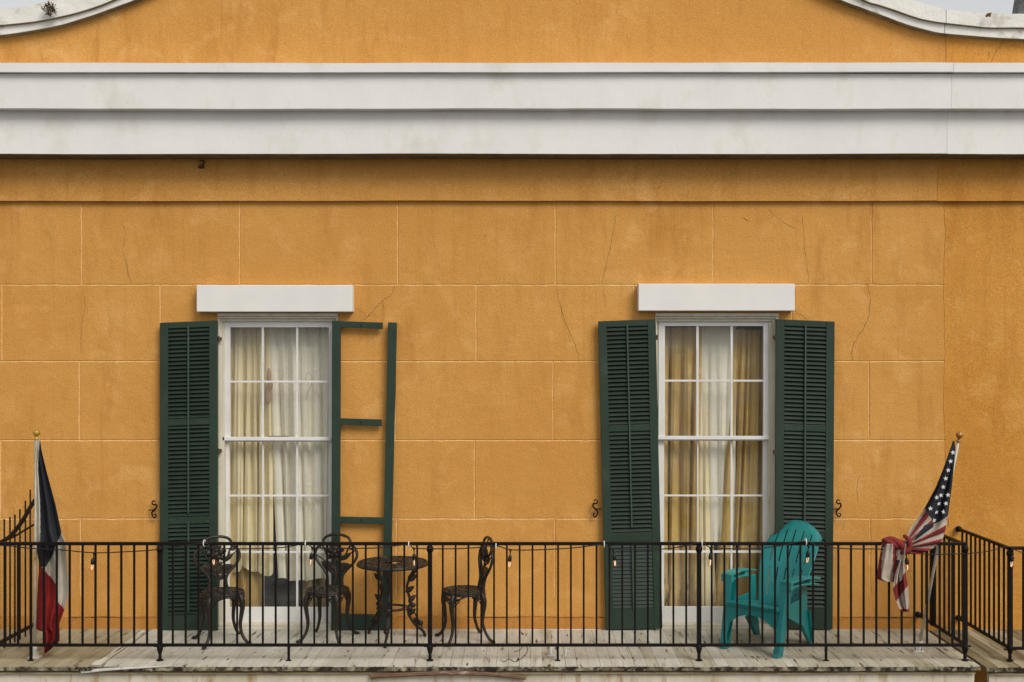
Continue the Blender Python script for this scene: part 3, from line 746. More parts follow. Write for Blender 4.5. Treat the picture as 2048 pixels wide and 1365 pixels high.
# loose strip and the weathered stick resting on the fascia
m = MB(); m.tube(cat([P(162, 1344, -1.31), P(220, 1339, -1.33), P(300, 1334.5, -1.33), P(352, 1332, -1.32)], 5), [.016, .010, .003], 6, flat=.4)
tag(m.build('loose_strip', PALE, smooth=False), 'loose pale splinter of wood hanging off the balcony fascia near the left flag', 'wood strip')
m = MB(); m.tube(cat([P(741, 1353, -1.295), P(800, 1349.5, -1.30), P(880, 1346, -1.31), P(960, 1347, -1.305), P(1052, 1356, -1.295)], 7), [.019,.021,.022,.020,.017], 7)
tag(m.build('bent_stick', BARK), 'bowed brown weathered stick against the cream fascia below the bistro set', 'stick')

# ================================================================= railings
def bar_mesh(w_, z0, z1):
    m = MB(); m.box(-w_/2, w_/2, -w_/2, w_/2, z0, z1); return m
ZT, ZB = P(0, 1086, YR).z, P(0, 1290.5, YR).z
def railing(par, xs_bars, posts, feet, x0, x1, zt, zb, Y, sides=()):
    m = MB(); m.box(x0, x1, Y-.019, Y+.019, zt-.020, zt+.006); m.build('top_rail', IRON, par, bevel=.003)
    m = MB(); m.box(x0, x1, Y-.013, Y+.013, zb-.012, zb+.012); m.build('bottom_rail', IRON, par, bevel=.002)
    org = ORG[par.name]; base = None; rn = random.Random(2)
    for x in xs_bars:
        if base is None:
            m = bar_mesh(.0155, zb+.012, zt-.02)
            m.v = [(a + org.x, b + org.y, c) for a, b, c in m.v]
            base = m.build('baluster', IRON, par); o = base
        else: o = copy_child(base, par)
        o.location = (x - org.x, Y - org.y, 0); 
    bf = None
    for x in feet:
        if bf is None:
            m = MB(); m.box(-.010, .010, -.010, .010, 0, zb-.012); m.box(-.022, .022, -.016, .016, 0, .006)
            m.v = [(a + org.x, b + org.y, c + .0) for a, b, c in m.v]; bf = m.build('foot', IRON, par); o = bf
        else: o = copy_child(bf, par)
        o.location = (x - org.x, Y - org.y, 0)
    bp = None
    for x in posts:
        if bp is None:
            m = MB(); m.box(-.018, .018, -.018, .018, zb-.02, zt-.02)
            m.lathe([(.010,0),(.030,.001),(.030,.008),(.013,.016),(.016,.04),(.012,.05),(.019,.075),(.027,.105),(.024,.125),(.018,.14)], (0,0,.001), 12)
            m.lathe([(.018,zt-.085),(.027,zt-.07),(.030,zt-.05),(.026,zt-.035),(.018,zt-.022)], (0,0,0), 12)
            m.box(-.05, .05, -.012, .012, zb-.016, zb-.004)
            m.v = [(a + org.x, b + org.y, c) for a, b, c in m.v]; bp = m.build('post', IRON, par, bevel=.002); o = bp
        else: o = copy_child(bp, par)
        o.location = (x - org.x, Y - org.y, 0)
def rx(px, Y=YR): return P(px, 0, Y).x
rail = thing('balcony_railing', (0, YR, 0), 'long black iron balcony railing with thin square bars in front of both windows', 'railing')
bars = []; P0 = [-16.5, 62, 320, 860, 1398, 1930]
def between(a, b, n): return [a + (b-a)*k/n for k in range(1, n)]
bars += [rx(x) for x in [-12 - 25.8*k for k in range(1, 7)]]
bars += [rx(x) for x in between(62-25.8*3, 62, 3)] + [rx(62)]
bars += [rx(x) for x in between(62, 320, 10)] + [rx(x) for x in between(320, 860, 21)] + [rx(x) for x in between(860, 1398, 21)] + [rx(x) for x in between(1398, 1930, 21)]
railing(rail, bars, [rx(320), rx(860), rx(1398), rx(1930)], [rx(62), rx(577.5), rx(1115.5), rx(1652)], rx(-170), rx(1933), ZT, ZB, YR)
# return of the main railing to the wall at its right end
def side_run(par, X, y0, y1, zt, zb, n, thick=()):
    m = MB(); m.box(X-.017, X+.017, y0, y1, zt-.018, zt+.005); m.build('side_top_rail', IRON, par, bevel=.003)
    m = MB(); m.box(X-.013, X+.013, y0, y1, zb-.012, zb+.012); m.build('side_bottom_rail', IRON, par, bevel=.002)
    org = ORG[par.name]; base = None
    for k in range(1, n):
        y = y0 + (y1-y0)*k/n
        if base is None:
            m = bar_mesh(.0155, zb+.012, zt-.018); m.v = [(a + org.x, b + org.y, c) for a, b, c in m.v]; base = m.build('side_baluster', IRON, par); o = base
        else: o = copy_child(base, par)
        o.location = (X - org.x, y - org.y, 0)
    for z in (zt-.006, zb): m = MB(); m.tube([(X, y1-.03, z), (X, y1, z)], .028, 10); m.build('wall_anchor', IRON, par, smooth=True)
side_run(rail, rx(1930), YR+.02, -.005, ZT-.01, ZB+.005, 10)
m = MB(); X = rx(1930); m.box(X-.02, X+.02, -.42, -.38, ZB-.01, ZT-.02); m.build('side_post', IRON, rail, bevel=.002)
# neighbour's railing
NX = rx(2020); nrail = thing('corner_railing', (NX, YR, 0), 'black iron railing turning back to the wall at the far right beyond the gap', 'railing')
zt2, zb2 = P(0, 1095, YR).z, P(0, 1297, YR).z
railing(nrail, [NX + .113*k for k in range(1, 14)], [NX], [], NX, NX + 1.6, zt2, zb2, YR)
side_run(nrail, NX, YR+.02, -.01, zt2-.005, zb2, 11)
# left divider with spiked fan rising to the wall
SX = -4.5; dv = thing('spiked_divider', (SX, YR, 0), 'black iron side divider, round topped bars sweeping up to the wall behind left flag', 'railing')
ys = [D for D in (9.64, 9.738, 9.846, 9.94, 10.04, 10.15, 10.25, 10.35, 10.45, 10.55, 10.64)]
tops = [1.165, 1.168, 1.170, 1.179, 1.215, 1.277, 1.365, 1.40, 1.38, 1.32, 1.24]
for d, t in zip(ys, tops):
    m = MB(); m.tube([(SX, d-D0, .06), (SX, d-D0, t-.01)], .0078, 8); m.ell((SX, d-D0, t), .0085, .0085, .012); m.build('baluster', IRON, dv, smooth=True)
m = MB(); m.box(SX-.013, SX+.013, YR+.02, -.002, .115, .140); m.build('bottom_rail', IRON, dv)
m = MB(); m.tube(cat([(SX,YR+.02,.985), (SX,-1.0,.99), (SX,-.86,1.01), (SX,-.72,1.06), (SX,-.58,1.13), (SX,-.44,1.22), (SX,-.30,1.28), (SX,-.15,1.26), (SX,-.002,1.20)], 6), .019, 8, flat=1); m.build('curved_rail', IRON, dv, smooth=True)
m = MB(); m.tube([(SX,YR+.02,.975), (SX,-.75,1.0), (SX,-.002,1.09)], .010, 8); m.build('brace', IRON, dv, smooth=True)

# ================================================================= string of bulbs
st = thing('string_lights', P(1021, 1100, YR-.03), 'black cable of bare filament bulbs tied along the balcony railing', 'string lights')
ties = [(-190,1083),(-5,1090),(118,1100),(409,1084),(612,1085),(818,1087),(992,1090),(1208,1086),(1403,1084),(1611,1081),(-999,0)]
cab = [(-200,1088),(-5,1091),(60,1097),(120,1100),(188,1106),(250,1104),(300,1101),(340,1096),(409,1087),(425,1096),(480,1098),(560,1096),(612,1088),(630,1096),(700,1097),(760,1096),(818,1089),(830,1097),(900,1098),(950,1096),(992,1092),(1022,1100),(1080,1100),(1150,1096),(1208,1089),(1226,1098),(1290,1100),(1350,1096),(1403,1086),(1424,1096),(1500,1098),(1560,1092),(1611,1083),(1640,1094),(1700,1098),(1760,1099),(1812,1106),(1860,1109),(1930,1108)]
yc = YR - .030
cp = [P(x, y, yc) for x, y in cab]
m = MB(); m.tube(cat(cp, 4), .0050, 6)
e1 = P(1930, 1108, yc); e2 = Vector((NX-.03, YR-.03, P(0,1093,YR).z)); m.tube(cat([e1, (e1+e2)/2 + Vector((0,0,-.01)), e2, e2 + Vector((.15,0,-.05)), e2 + Vector((.6,0,-.03))], 5), .0042, 6)
m.build('cable', RUBBER, st, smooth=True)
bulbs = [(188,1106,1),(425,1096,1.0),(625,1096,1),(828,1097,1),(1021,1100,1),(1226,1098,1),(1421,1096,1),(1617,1092,1),(1812,1106,1),(2025,1100,0)]
tb = None; rn = random.Random(8)
for bx, by, k in bulbs:
    c = P(bx, by, yc)
    if tb is None:
        o0 = ORG[st.name]
        m = MB(); m.tube([(0,0,0),(0,0,-.05)], .0045, 6); m.lathe([(.006,.006),(.014,-.0),(.006,-.016)], (0,0,0), 10)
        m.lathe([(.006,-.045),(.013,-.052),(.0165,-.066),(.0165,-.092),(.013,-.098)], (0,0,0), 12); m.v = [tuple(Vector(p)+o0) for p in m.v]
        b = m.build('bulb_socket', RUBBER, st, smooth=True); b.location = c - o0
        m = MB(); m.lathe([(.011,-.096),(.014,-.104),(.020,-.122),(.022,-.135),(.018,-.150),(.009,-.159),(.002,-.161)], (0,0,0), 14); m.v = [tuple(Vector(p)+o0) for p in m.v]
        gl = m.build('bulb', BULBG, b, smooth=True)
        m = MB(); m.tube([(-.006,0,-.104),(-.007,0,-.128),(-.004,0,-.146),(0,0,-.122),(.004,0,-.146),(.007,0,-.128),(.006,0,-.104)], .0022, 6); m.v = [tuple(Vector(p)+o0) for p in m.v]
        fi = m.build('filament', FIL, b, smooth=True)
        tb = b
    else:
        b = copy_child(tb, st, c - ORG[st.name]); copy_child(gl, b); copy_child(fi, b)
    b.rotation_euler = (rn.uniform(-.12, .12), rn.uniform(-.14, .14), rn.uniform(0, 3))
for x, y in ties[3:-1]:
    c = P(x, y+1, YR); m = MB(); m.tube(cat([c + Vector(q) for q in ((0,-.024,-.03),(0,-.036,-.012),(0,-.024,.014),(0,.0,.018),(0,.024,.008),(0,.02,-.02),(0,-.01,-.03))], 4, True), .0045, 6, closed=True)
    m.build('cable_tie', TIE, st, smooth=True)

# ================================================================= bistro chairs and table
def leaf(m, base, tip, w_, th=.006, bend=(0,0,0)):
    base, tip = Vector(base), Vector(tip); ax = tip - base; L = ax.length; ax.normalize()
    side = ax.cross(Vector((0,1,0))); side = side.normalized() if side.length > .01 else Vector((1,0,0)); nn = side.cross(ax)
    n = 7; prev = None
    for i in range(n+1):
        t = i/n; ww = w_ * math.sin(math.pi * t**.8) ** .8 if 0 < t < 1 else .001
        c = base + ax*L*t + Vector(bend)*math.sin(math.pi*t)
        ring = [m.vert(c - side*ww), m.vert(c + nn*th*.8), m.vert(c + side*ww), m.vert(c - nn*th*.4)]
        if prev:
            for k in range(4): m.face((prev[k], prev[(k+1) % 4], ring[(k+1) % 4], ring[k]))
        prev = ring
def rose(m, c, r, seed=1):
    rn = random.Random(seed); c = Vector(c)
    m.ell(c, r*.35, r*.35, r*.35)
    for k in range(5):
        a = k*2*math.pi/5; M = Matrix.Rotation(-a, 4, 'Y') @ Matrix.Rotation(R(25), 4, 'X')
        m.ell(c + Vector((math.cos(a)*r*.42, -.006, math.sin(a)*r*.42)), r*.30, r*.14, r*.38, M, 8, 5)
    for k in range(7):
        a = k*2*math.pi/7 + .3; M = Matrix.Rotation(-a, 4, 'Y')
        m.ell(c + Vector((math.cos(a)*r*.78, .004, math.sin(a)*r*.78)), r*.42, r*.12, r*.30, M, 8, 5)
def lattice(m, rad, z, rt=.006, petals=8):
    for rr in (rad*.97, rad*.62, rad*.30):
        m.tube([(rr*math.cos(a*math.pi/18), rr*math.sin(a*math.pi/18), z) for a in range(36)], rt*(1.5 if rr > rad*.9 else 1.0), 6, closed=True, flat=.8)
    for k in range(petals):
        a = 2*math.pi*k/petals
        f = lambda r_, da: (r_*math.cos(a+da), r_*math.sin(a+da), z)
        m.tube(cat([f(rad*.30, 0), f(rad*.46, .32*8/petals), f(rad*.62, .1), f(rad*.80, -.25*8/petals), f(rad*.96, .05)], 4), rt, 6)
        m.tube(cat([f(rad*.30, 0), f(rad*.46, -.32*8/petals), f(rad*.64, 0), f(rad*.80, .34*8/petals), f(rad*.97, .1)], 4), rt, 6)
        p = f(rad*.80, .38*8/petals); m.ell(p, rad*.085, rad*.085, rt*1.1, None, 8, 4)
        p = f(rad*.46, .38*8/petals); m.ell(p, rad*.065, rad*.065, rt*1.1, None, 8, 4)
def make_chair():
    t = thing('bistro_chair', (0,0,0), 'x', 'chair')
    m = MB(); lattice(m, .198, .452, .0075, 10)
    m.tube([(.192*math.cos(a*math.pi/20), .192*math.sin(a*math.pi/20), .436) for a in range(40)], .011, 8, closed=True)
    m.ell((0,0,.452), .045, .045, .008)
    m.build('seat', CAST, t, smooth=True)
    for i, a in enumerate((-135, -45, 47, 133)):
        ca, sa = math.cos(R(a)), math.sin(R(a)); f = lambda r_, z: (r_*ca, r_*sa, z)
        m = MB(); rear = a > 0
        ro = .02 if rear else 0
        path = cat([f(.180,.435), f(.208,.39), f(.212,.33), f(.200,.25), f(.190+ro*.3,.17), f(.206+ro,.09), f(.248+ro,.03), f(.282+ro,.012)], 5)
        m.tube(path, [.027,.026,.023,.019,.016,.014,.0145,.016], 8)
        m.ell(f(.288+ro,.014), .018, .018, .013)
        # pierced bracket at the knee
        for s in (-1, 1):
            g2 = lambda r_, z, da: (r_*math.cos(R(a+da*s)), r_*math.sin(R(a+da*s)), z)
            m.tube(cat([g2(.195,.37,3), g2(.197,.39,12), g2(.197,.415,24), g2(.195,.43,36)], 4), .0075, 6)
            m.tube(cat([g2(.195,.33,2), g2(.198,.37,14), g2(.196,.395,20), g2(.196,.40,12)], 4), .006, 6)
            m.ell(g2(.196,.405,15), .012, .012, .012, None, 8, 5)
        m.build('leg', CAST, t, smooth=True)
    # back frame
    yb = lambda z: .165 + (z-.45)*.16
    half = [(.085,.45),(.075,.50),(.078,.55),(.110,.60),(.165,.655),(.203,.715),(.204,.765),(.182,.805),(.150,.825),(.131,.842),(.133,.868),(.108,.898),(.060,.916),(.02,.921)]
    pts = [(x, yb(z), z) for x, z in half] + [(-x, yb(z), z) for x, z in half[::-1]]
    m = MB(); m.tube(cat(pts, 4), .0135, 8)
    for s in (-1, 1):
        m.tube(cat([(s*x, yb(z)-.004, z) for x, z in ((.150,.838),(.120,.800),(.105,.760),(.085,.72))], 4), .009, 6)
        m.tube(cat([(s*x, yb(z), z) for x, z in ((.175,.825),(.150,.79),(.13,.80),(.137,.835))], 4), .007, 6)
    m.build('back_frame', CAST, t, smooth=True)
    m = MB(); m.tube(cat([(0,yb(.45),.45),(.012,yb(.55),.55),(-.008,yb(.64),.64),(.0,yb(.72),.72)], 5), .010, 8)
    m.tube(cat([(0,yb(.58),.58),(.055,yb(.60),.60),(.105,yb(.60),.60)], 4), .006, 6); m.tube(cat([(0,yb(.56),.56),(-.055,yb(.59),.59),(-.105,yb(.60),.60)], 4), .006, 6)
    m.tube(cat([(.02,yb(.66),.66),(.07,yb(.70),.70),(.15,yb(.76),.76),(.19,yb(.78),.78)], 4), .006, 6)
    m.tube(cat([(-.02,yb(.62),.62),(-.08,yb(.66),.66),(-.14,yb(.70),.70),(-.195,yb(.73),.73)], 4), .006, 6)
    m.build('back_stem', CAST, t, smooth=True)
    m = MB(); rose(m, (-.01, yb(.765)-.012, .765), .082); m.ell((-.01,yb(.765)+.006,.765), .06, .01, .06); m.tube(cat([(-.03,yb(.83),.83),(-.02,yb(.87),.87),(0,yb(.915),.915)],3), .008, 6); m.build('rose', CAST, t, smooth=True)
    m = MB()
    leaf(m, (.0,yb(.60),.60), (.15,yb(.66),.655), .044); leaf(m, (.0,yb(.60),.60), (-.145,yb(.66),.67), .044)
    leaf(m, (.05,yb(.70),.69), (.155,yb(.75),.76), .024); leaf(m, (-.015,yb(.60),.56), (-.07,yb(.55),.63), .020); leaf(m, (.015,yb(.60),.53), (.075,yb(.6),.585), .024)
    m.build('leaf', CAST, t, smooth=False)
    return t
ch = make_chair()
specs = [((444, 1187, 10.19), 27, 'dark cast metal bistro chair with rose back, set before the left louvred shutter', 1.0),
         ((655, 1187, 10.30), -12, 'dark cast metal bistro chair with rose back, between the window and the round table', 1.0),
         ((927, 1185, 10.27), -72, 'dark cast metal bistro chair seen side on, facing the table from its right', 1.0)]
for i, ((px, py, d), a, lab, s) in enumerate(specs):
    o = ch if i == 0 else copy_tree(ch)
    o.location = ((px - VX)*d/F, d - D0, .0015); o.rotation_euler = (0, 0, R(a)); o['label'] = lab; o['group'] = 'cast metal bistro chairs'
tx, ty = (785.5-VX)*10.28/F, 10.28-D0
tb_ = thing('bistro_table', (0,0,0), 'dark round cast metal table with pierced floral top between two bistro chairs', 'table')
m = MB(); lattice(m, .322, .700, .009, 18)
for k in range(64):
    rn = random.Random(k); a = rn.uniform(0, 6.28); r_ = .30*math.sqrt(rn.uniform(.02, 1)); m.ell((r_*math.cos(a), r_*math.sin(a), .700), rn.uniform(.012,.026), rn.uniform(.010,.02), .007, Matrix.Rotation(a, 4, 'Z'), 7, 4)
m.tube([(.318*math.cos(a*math.pi/30), .318*math.sin(a*math.pi/30), .692) for a in range(60)], .013, 8, closed=True)
m.build('tabletop', CAST, tb_, smooth=True)
feet = [(-.906+1.19, -.313+.42), (-1.221+1.19, -.732+.42), (-1.436+1.19, -.21+.42)]
for fx, fy in feet:
    a = math.atan2(fy, fx); r1 = math.hypot(fx, fy)
    f = lambda r_, z, da=0: (r_*math.cos(a)-da*math.sin(a), r_*math.sin(a)+da*math.cos(a), z)
    m = MB(); m.tube(cat([f(.25,.69), f(.235,.64), f(.17,.56), f(.135,.48), f(.15,.40), f(.17,.33), f(.145,.27), f(.16,.20), f(.21,.12), f(.27,.07), f(r1-.01,.045), f(r1,.01)], 5), [.014,.014,.012,.013,.014,.013,.012,.014], 8)
    m.tube(cat([f(.21,.69), f(.19,.62), f(.15,.56), f(.145,.50)], 4), .008, 6)
    for zz, r_, s in ((.55,.185,1),(.45,.15,-1),(.36,.175,1),(.24,.165,-1)):
        leaf(m, f(r_-.03, zz-.03), f(r_+.05, zz+.03, .02*s), .024)
    for zz, r_ in ((.30,.19),(.16,.22),(.13,.26),(.27,.16)): m.ell(f(r_, zz), .028, .022, .026, None, 8, 5)
    m.tube(cat([f(.16,.27), f(.21,.22), f(.25,.14), f(.28,.09)], 4), .008, 6)
    m.ell(f(r1,.012), .016, .016, .012)
    m.build('leg', CAST, tb_, smooth=True)
m = MB()
for rr in (.145, .10): m.tube([(rr*math.cos(k*math.pi/14), rr*math.sin(k*math.pi/14), .29) for k in range(28)], .006, 6, closed=True)
for k in range(8): a = k*math.pi/4; m.tube([(.145*math.cos(a), .145*math.sin(a), .29), (.10*math.cos(a+.3), .10*math.sin(a+.3), .29)], .005, 6)
m.build('brace_ring', CAST, tb_, smooth=True)
tb_.location = (tx, ty, .0015)

# ================================================================= teal adirondack chair
ad = thing('adirondack_chair', (1.986, -.884, .0015), 'teal moulded plastic adirondack chair behind the railing at the right window', 'chair')
ad.rotation_euler = (0, 0, R(-38)); ORG[ad.name] = Vector((0,0,0))
# backrest: curved shell with rounded top and long slits
def back_pt(u, v, off=0):
    z = .335 + .705*v; y = .56 + .39*v - .05*math.sin(v*math.pi) + .06*(1 - (2*u-1)**2)*.4
    q = abs(2*u-1); z -= (.13*(1 - math.sqrt(1 - (.96*q)**2)) + .05*q*q)*max(0, v)**4
    hw = (.195 + .062*min(1, v*1.8))*(1 - .07*max(0, v-.7)/.3)
    return Vector(((2*u-1)*hw, y + off, z))
m = MB(); nu, nv = 42, 60; G = {}
slits = [(7,), (13,), (18,), (23,), (28,), (34,)]
slc = {7, 14, 20, 21, 27, 34}; slc = {7, 14, 21, 28, 35}
for i in range(nu+1):
    for j in range(nv+1):
        u = i/nu; v = j/nv
        sc_ = 0
        if j == nv or v > .9: sc_ = .010*abs(math.sin(u*math.pi*6))
        p = back_pt(u, v); p.z += -.004*(1-abs(math.sin(u*math.pi*6))) if v > .95 else 0
        G[i, j] = m.vert(p)
for i in range(nu):
    for j in range(nv):
        v = (j+.5)/nv
        if i in slc and (.50 < v < .90 or .08 < v < .43): continue
        m.face((G[i,j], G[i+1,j], G[i+1,j+1], G[i,j+1]))
# narrow the slits
o = m.build('backrest', TEAL, ad, smooth=True, solid=.004); o.modifiers[0].use_rim = False
me = o.data
for (i, j), idx in G.items():
    if i in slc: me.vertices[idx].co.x += 0
    if i-1 in slc: me.vertices[idx].co.x -= 0
m = MB()   # rolled rim of the back
m.tube([back_pt(0, j/30, .008) for j in range(31)] + [back_pt(k/24, 1, .008) for k in range(1, 24)] + [back_pt(1, 1 - j/30, .008) for j in range(31)], .009, 8)
m.build('back_rim', TEAL, ad, smooth=True)
# seat: slats sloping to the back
m = MB(); n = 5
for k in range(n):
    x0 = -.235 + .47*k/n + .004; x1 = -.235 + .47*(k+1)/n - .004
    for (ya, za, yb_, zb_) in ((.0,.405,.08,.418), (.08,.418,.30,.385), (.30,.385,.56,.335)):
        m.hexa([(x0,ya,za-.014),(x1,ya,za-.014),(x1,yb_,zb_-.014),(x0,yb_,zb_-.014)], [(x0,ya,za),(x1,ya,za),(x1,yb_,zb_),(x0,yb_,zb_)])
m.box(-.24, .24, .05, .54, .322, .332)
m.build('seat', TEAL, ad, bevel=.004)
# front apron with its arch
arch = []
for k in range(17):
    t = k/16; x = -.245 + .49*t; arch.append((x, .13 + .19*min(1, math.sin(math.pi*t)**.42*1.0)))
m = MB(); m.band(arch, [(x, .385) for x, z in arch], .012, .036); m.box(-.25, .25, .0, .05, .385, .415); m.build('front_apron', TEAL, ad, bevel=.005)
for s in (-1, 1):
    # front leg: tapered channel
    m = MB()
    def pl_(x0, x1, y0, y1, z0, z1, dx0=0, dx1=0, dy0=0, dy1=0):
        m.hexa([(x0+dx0,y0+dy0,z0),(x1+dx0,y0+dy0,z0),(x1+dx0,y1+dy0,z0),(x0+dx0,y1+dy0,z0)], [(x0+dx1,y0+dy1,z1),(x1+dx1,y0+dy1,z1),(x1+dx1,y1+dy1,z1),(x0+dx1,y1+dy1,z1)])
    xo = s*.275; LE = .16
    # web and two flanges, leaning outwards at the top
    for a, b in (((-.006, .006, -.045, .045), (-.006,.006,-.06,.07)),):
        m.hexa([(xo+a[0],a[2],.0),(xo+a[1],a[2],.0),(xo+a[1],a[3],.0),(xo+a[0],a[3],.0)], [(xo+s*.015+b[0],b[2]+LE,.62),(xo+s*.015+b[1],b[2]+LE,.62),(xo+s*.015+b[1],b[3]+LE,.62),(xo+s*.015+b[0],b[3]+LE,.62)])
    for (f0, f1) in (((-.045,-.033),(-.06,-.048)), ((.033,.045),(.058,.07))):
        xa, xb = sorted((xo, xo - s*.048)); xa2, xb2 = sorted((xo + s*.015, xo + s*.015 - s*.055))
        m.hexa([(xa,f0[0],0),(xb,f0[0],0),(xb,f0[1],0),(xa,f0[1],0)], [(xa2,f1[0]+LE,.62),(xb2,f1[0]+LE,.62),(xb2,f1[1]+LE,.62),(xa2,f1[1]+LE,.62)])
    m.box(min(xo, xo-s*.048), max(xo, xo-s*.048), -.044, .044, .05, .062); m.box(min(xo, xo-s*.048), max(xo, xo-s*.048), -.044, .044, .0, .012)
    m.build('front_leg', TEAL, ad, bevel=.004)
    # arm: two long lips with a slot between, bending down to the seat side
    m = MB(); n = 12
    def sect(t, lo):
        y = .09 + .60*t; w0 = .055 - .020*t + .006*math.sin(t*3); z = .640 + .012*math.sin(t*math.pi) - .045*t*t
        xc = s*(.285 + .035*math.sin(t*2.2)); 
        if lo: z -= .050 + .01*t; w0 *= .82; xc -= s*.004
        return xc, y, z, w0
    for lo in (0, 1):
        prev = None
        for k in range(n+1):
            xc, y, z, w0 = sect(k/n, lo); th = .020 if not lo else .016
            ring = [m.vert((xc-w0, y, z-th)), m.vert((xc+w0, y, z-th)), m.vert((xc+w0*.96, y, z)), m.vert((xc-w0*.96, y, z))]
            if prev:
                for q in range(4): m.face((prev[q], prev[(q+1) % 4], ring[(q+1) % 4], ring[q]))
            else: m.face(ring[::-1])
            prev = ring
        m.face(prev)
    a0 = sect(0, 0); m.box(a0[0]-a0[3]*.96, a0[0]+a0[3]*.96, a0[1]+.001, a0[1]+.05, .565, .635)
    a1 = sect(.62, 0); m.box(a1[0]-.03, a1[0]+.03, a1[1], a1[1]+.10, .55, .615)
    m.build('armrest', TEALLIT, ad, bevel=.006)
    # side panel from seat up to arm at the rear, and rear leg
    m = MB(); x0, x1 = sorted((s*.245, s*.257))
    m.prism([(0, 0), (0, 0), (0, 0)], 0, 0) if False else None
    prof = [(.06,.30),(.14,.33),(.44,.20),(.62,.0),(.685,.0),(.61,.30),(.60,.57),(.48,.57),(.48,.42),(.06,.405)]
    i = [m.vert((x0, y, z)) for y, z in prof]; j = [m.vert((x1, y, z)) for y, z in prof]
    m.face(i); m.face(j[::-1])
    for k in range(len(prof)): m.face((i[k], j[k], j[(k+1) % len(prof)], i[(k+1) % len(prof)]))
    x2, x3 = sorted((s*.245, s*.285))
    m.hexa([(x2,.672,0),(x3,.672,0),(x3,.684,0),(x2,.684,0)], [(x2,.598,.30),(x3,.598,.30),(x3,.61,.30),(x2,.61,.30)])
    m.hexa([(x2,.62,0),(x3,.62,0),(x3,.632,0),(x2,.632,0)], [(x2,.44,.20),(x3,.44,.20),(x3,.452,.20),(x2,.452,.20)])
    m.build('rear_leg', TEAL, ad, bevel=.004)
m = MB(); m.box(-.25, .25, .56, .572, .22, .34); m.build('rear_rail', TEAL, ad, bevel=.004)

# ================================================================= flags
def sheet(rows, Yf, colf, nu, nv, name, mats, label, catg, solid=.002):
    y0, y1 = rows[0][0], rows[-1][0]; m = MB(); G = []; PX = []
    for j in range(nv+1):
        y = y0 + (y1-y0)*j/nv; L, Rr = lerp(rows, y)[:2]; row = []; pr = []
        for i in range(nu+1):
            u = i/nu; x = L + (Rr-L)*u; row.append(m.vert(P(x, y, Yf(u, (y-y0)/(y1-y0), x, y)))); pr.append((x, y))
        G.append(row); PX.append(pr)
    for j in range(nv):
        for i in range(nu):
            cx = (PX[j][i][0] + PX[j+1][i+1][0])/2; cy = (PX[j][i][1] + PX[j+1][i+1][1])/2
            c = colf(cx, cy)
            if c is None: continue
            m.mi = c; m.face((G[j][i], G[j+1][i], G[j+1][i+1], G[j][i+1]))
    return m
fp = thing('flagpole', floorpt(69, 1318, 0), 'slim white flagpole with gold ball standing at the left end of the balcony', 'flagpole', 'balcony flagpoles')
m = MB(); fb = floorpt(69, 1316, .0); ft = P(73, 880, fb.y + .02); m.tube([fb + Vector((0,0,.02)), ft], [.013, .011], 10); m.build('pole', POLEW, fp, smooth=True)
def finial(par, p, ax, mt):
    q = Vector(ax).normalized(); M = Matrix.Translation(p) @ Vector((0,0,1)).rotation_difference(q).to_matrix().to_4x4()
    m = MB(); m.lathe([(.012,-.004),(.020,.004),(.020,.012),(.011,.020),(.011,.030),(.022,.038),(.030,.055),(.029,.068),(.018,.083),(.004,.090)], M=M, n=14); m.build('finial', mt, par, smooth=True)
finial(fp, ft, ft - fb, BRASS)
def bracket(par, p, ax):
    q = Vector(ax).normalized(); M = Matrix.Translation(p + Vector((0,0,.008))) @ Vector((0,0,1)).rotation_difference(q).to_matrix().to_4x4()
    m = MB(); m.lathe([(.021,0),(.021,.085),(.017,.09)], M=M, n=12); m.box(p.x-.05, p.x+.05, p.y-.035, p.y+.035, p.z+.002, p.z+.010)
    m.box(p.x-.03, p.x-.022, p.y-.03, p.y+.02, p.z+.008, p.z+.045); m.box(p.x+.022, p.x+.03, p.y-.03, p.y+.02, p.z+.008, p.z+.045)
    m.build('bracket', PALE, par, bevel=.002)
bracket(fp, fb, ft - fb)
rowsF = [(880,69,80),(898,69,82),(940,69,92),(1013,69,111.5),(1067,69,123),(1084,69.5,131),(1100,73,132),(1132,79,134),(1160,76,136),(1182,75,136.5),(1200,74,134),(1219,73.5,129),(1248,73,118),(1259,73,119),(1264,86,119),(1282,88,119),(1300,88,100),(1307,88,90)]
def colF(x, y):
    wl = lerp([(880,80),(900,78),(940,76),(1000,80),(1040,80.5),(1085,80)], y)[0]
    if y < 1086 and x < wl: return 1
    if y < 1067: return 0
    if y < 1134:
        bx = lerp([(1067,123),(1086,114),(1110,106),(1134,92)], y)[0]
        if x < bx: return 0
        return 1
    rb = lerp([(1132,80),(1144,92),(1165,110),(1203,115),(1219,129)], y)[0]
    if x < rb: return 2
    return 1 if y < 1219 else 2
def YF(u, v, x, y):
    t = min(1, (y-880)/200)
    return fb.y + .02 - .01 + (.045*math.sin(u*math.pi*5.0 + .5 + v*1.2) + .02*math.sin(u*17+v*5) )*(.12 + .88*t) - .02*t
m = sheet(rowsF, YF, colF, 60, 190, 'flag', None, '', '')
fl = m.build('flag', [BLUEC, WHITEC, REDC], smooth=True)
k = fl.modifiers.new('Solidify', 'SOLIDIFY'); k.thickness = .002
tag(fl, 'limp flag in navy, white and red hanging furled down its pole at the left', 'flag')
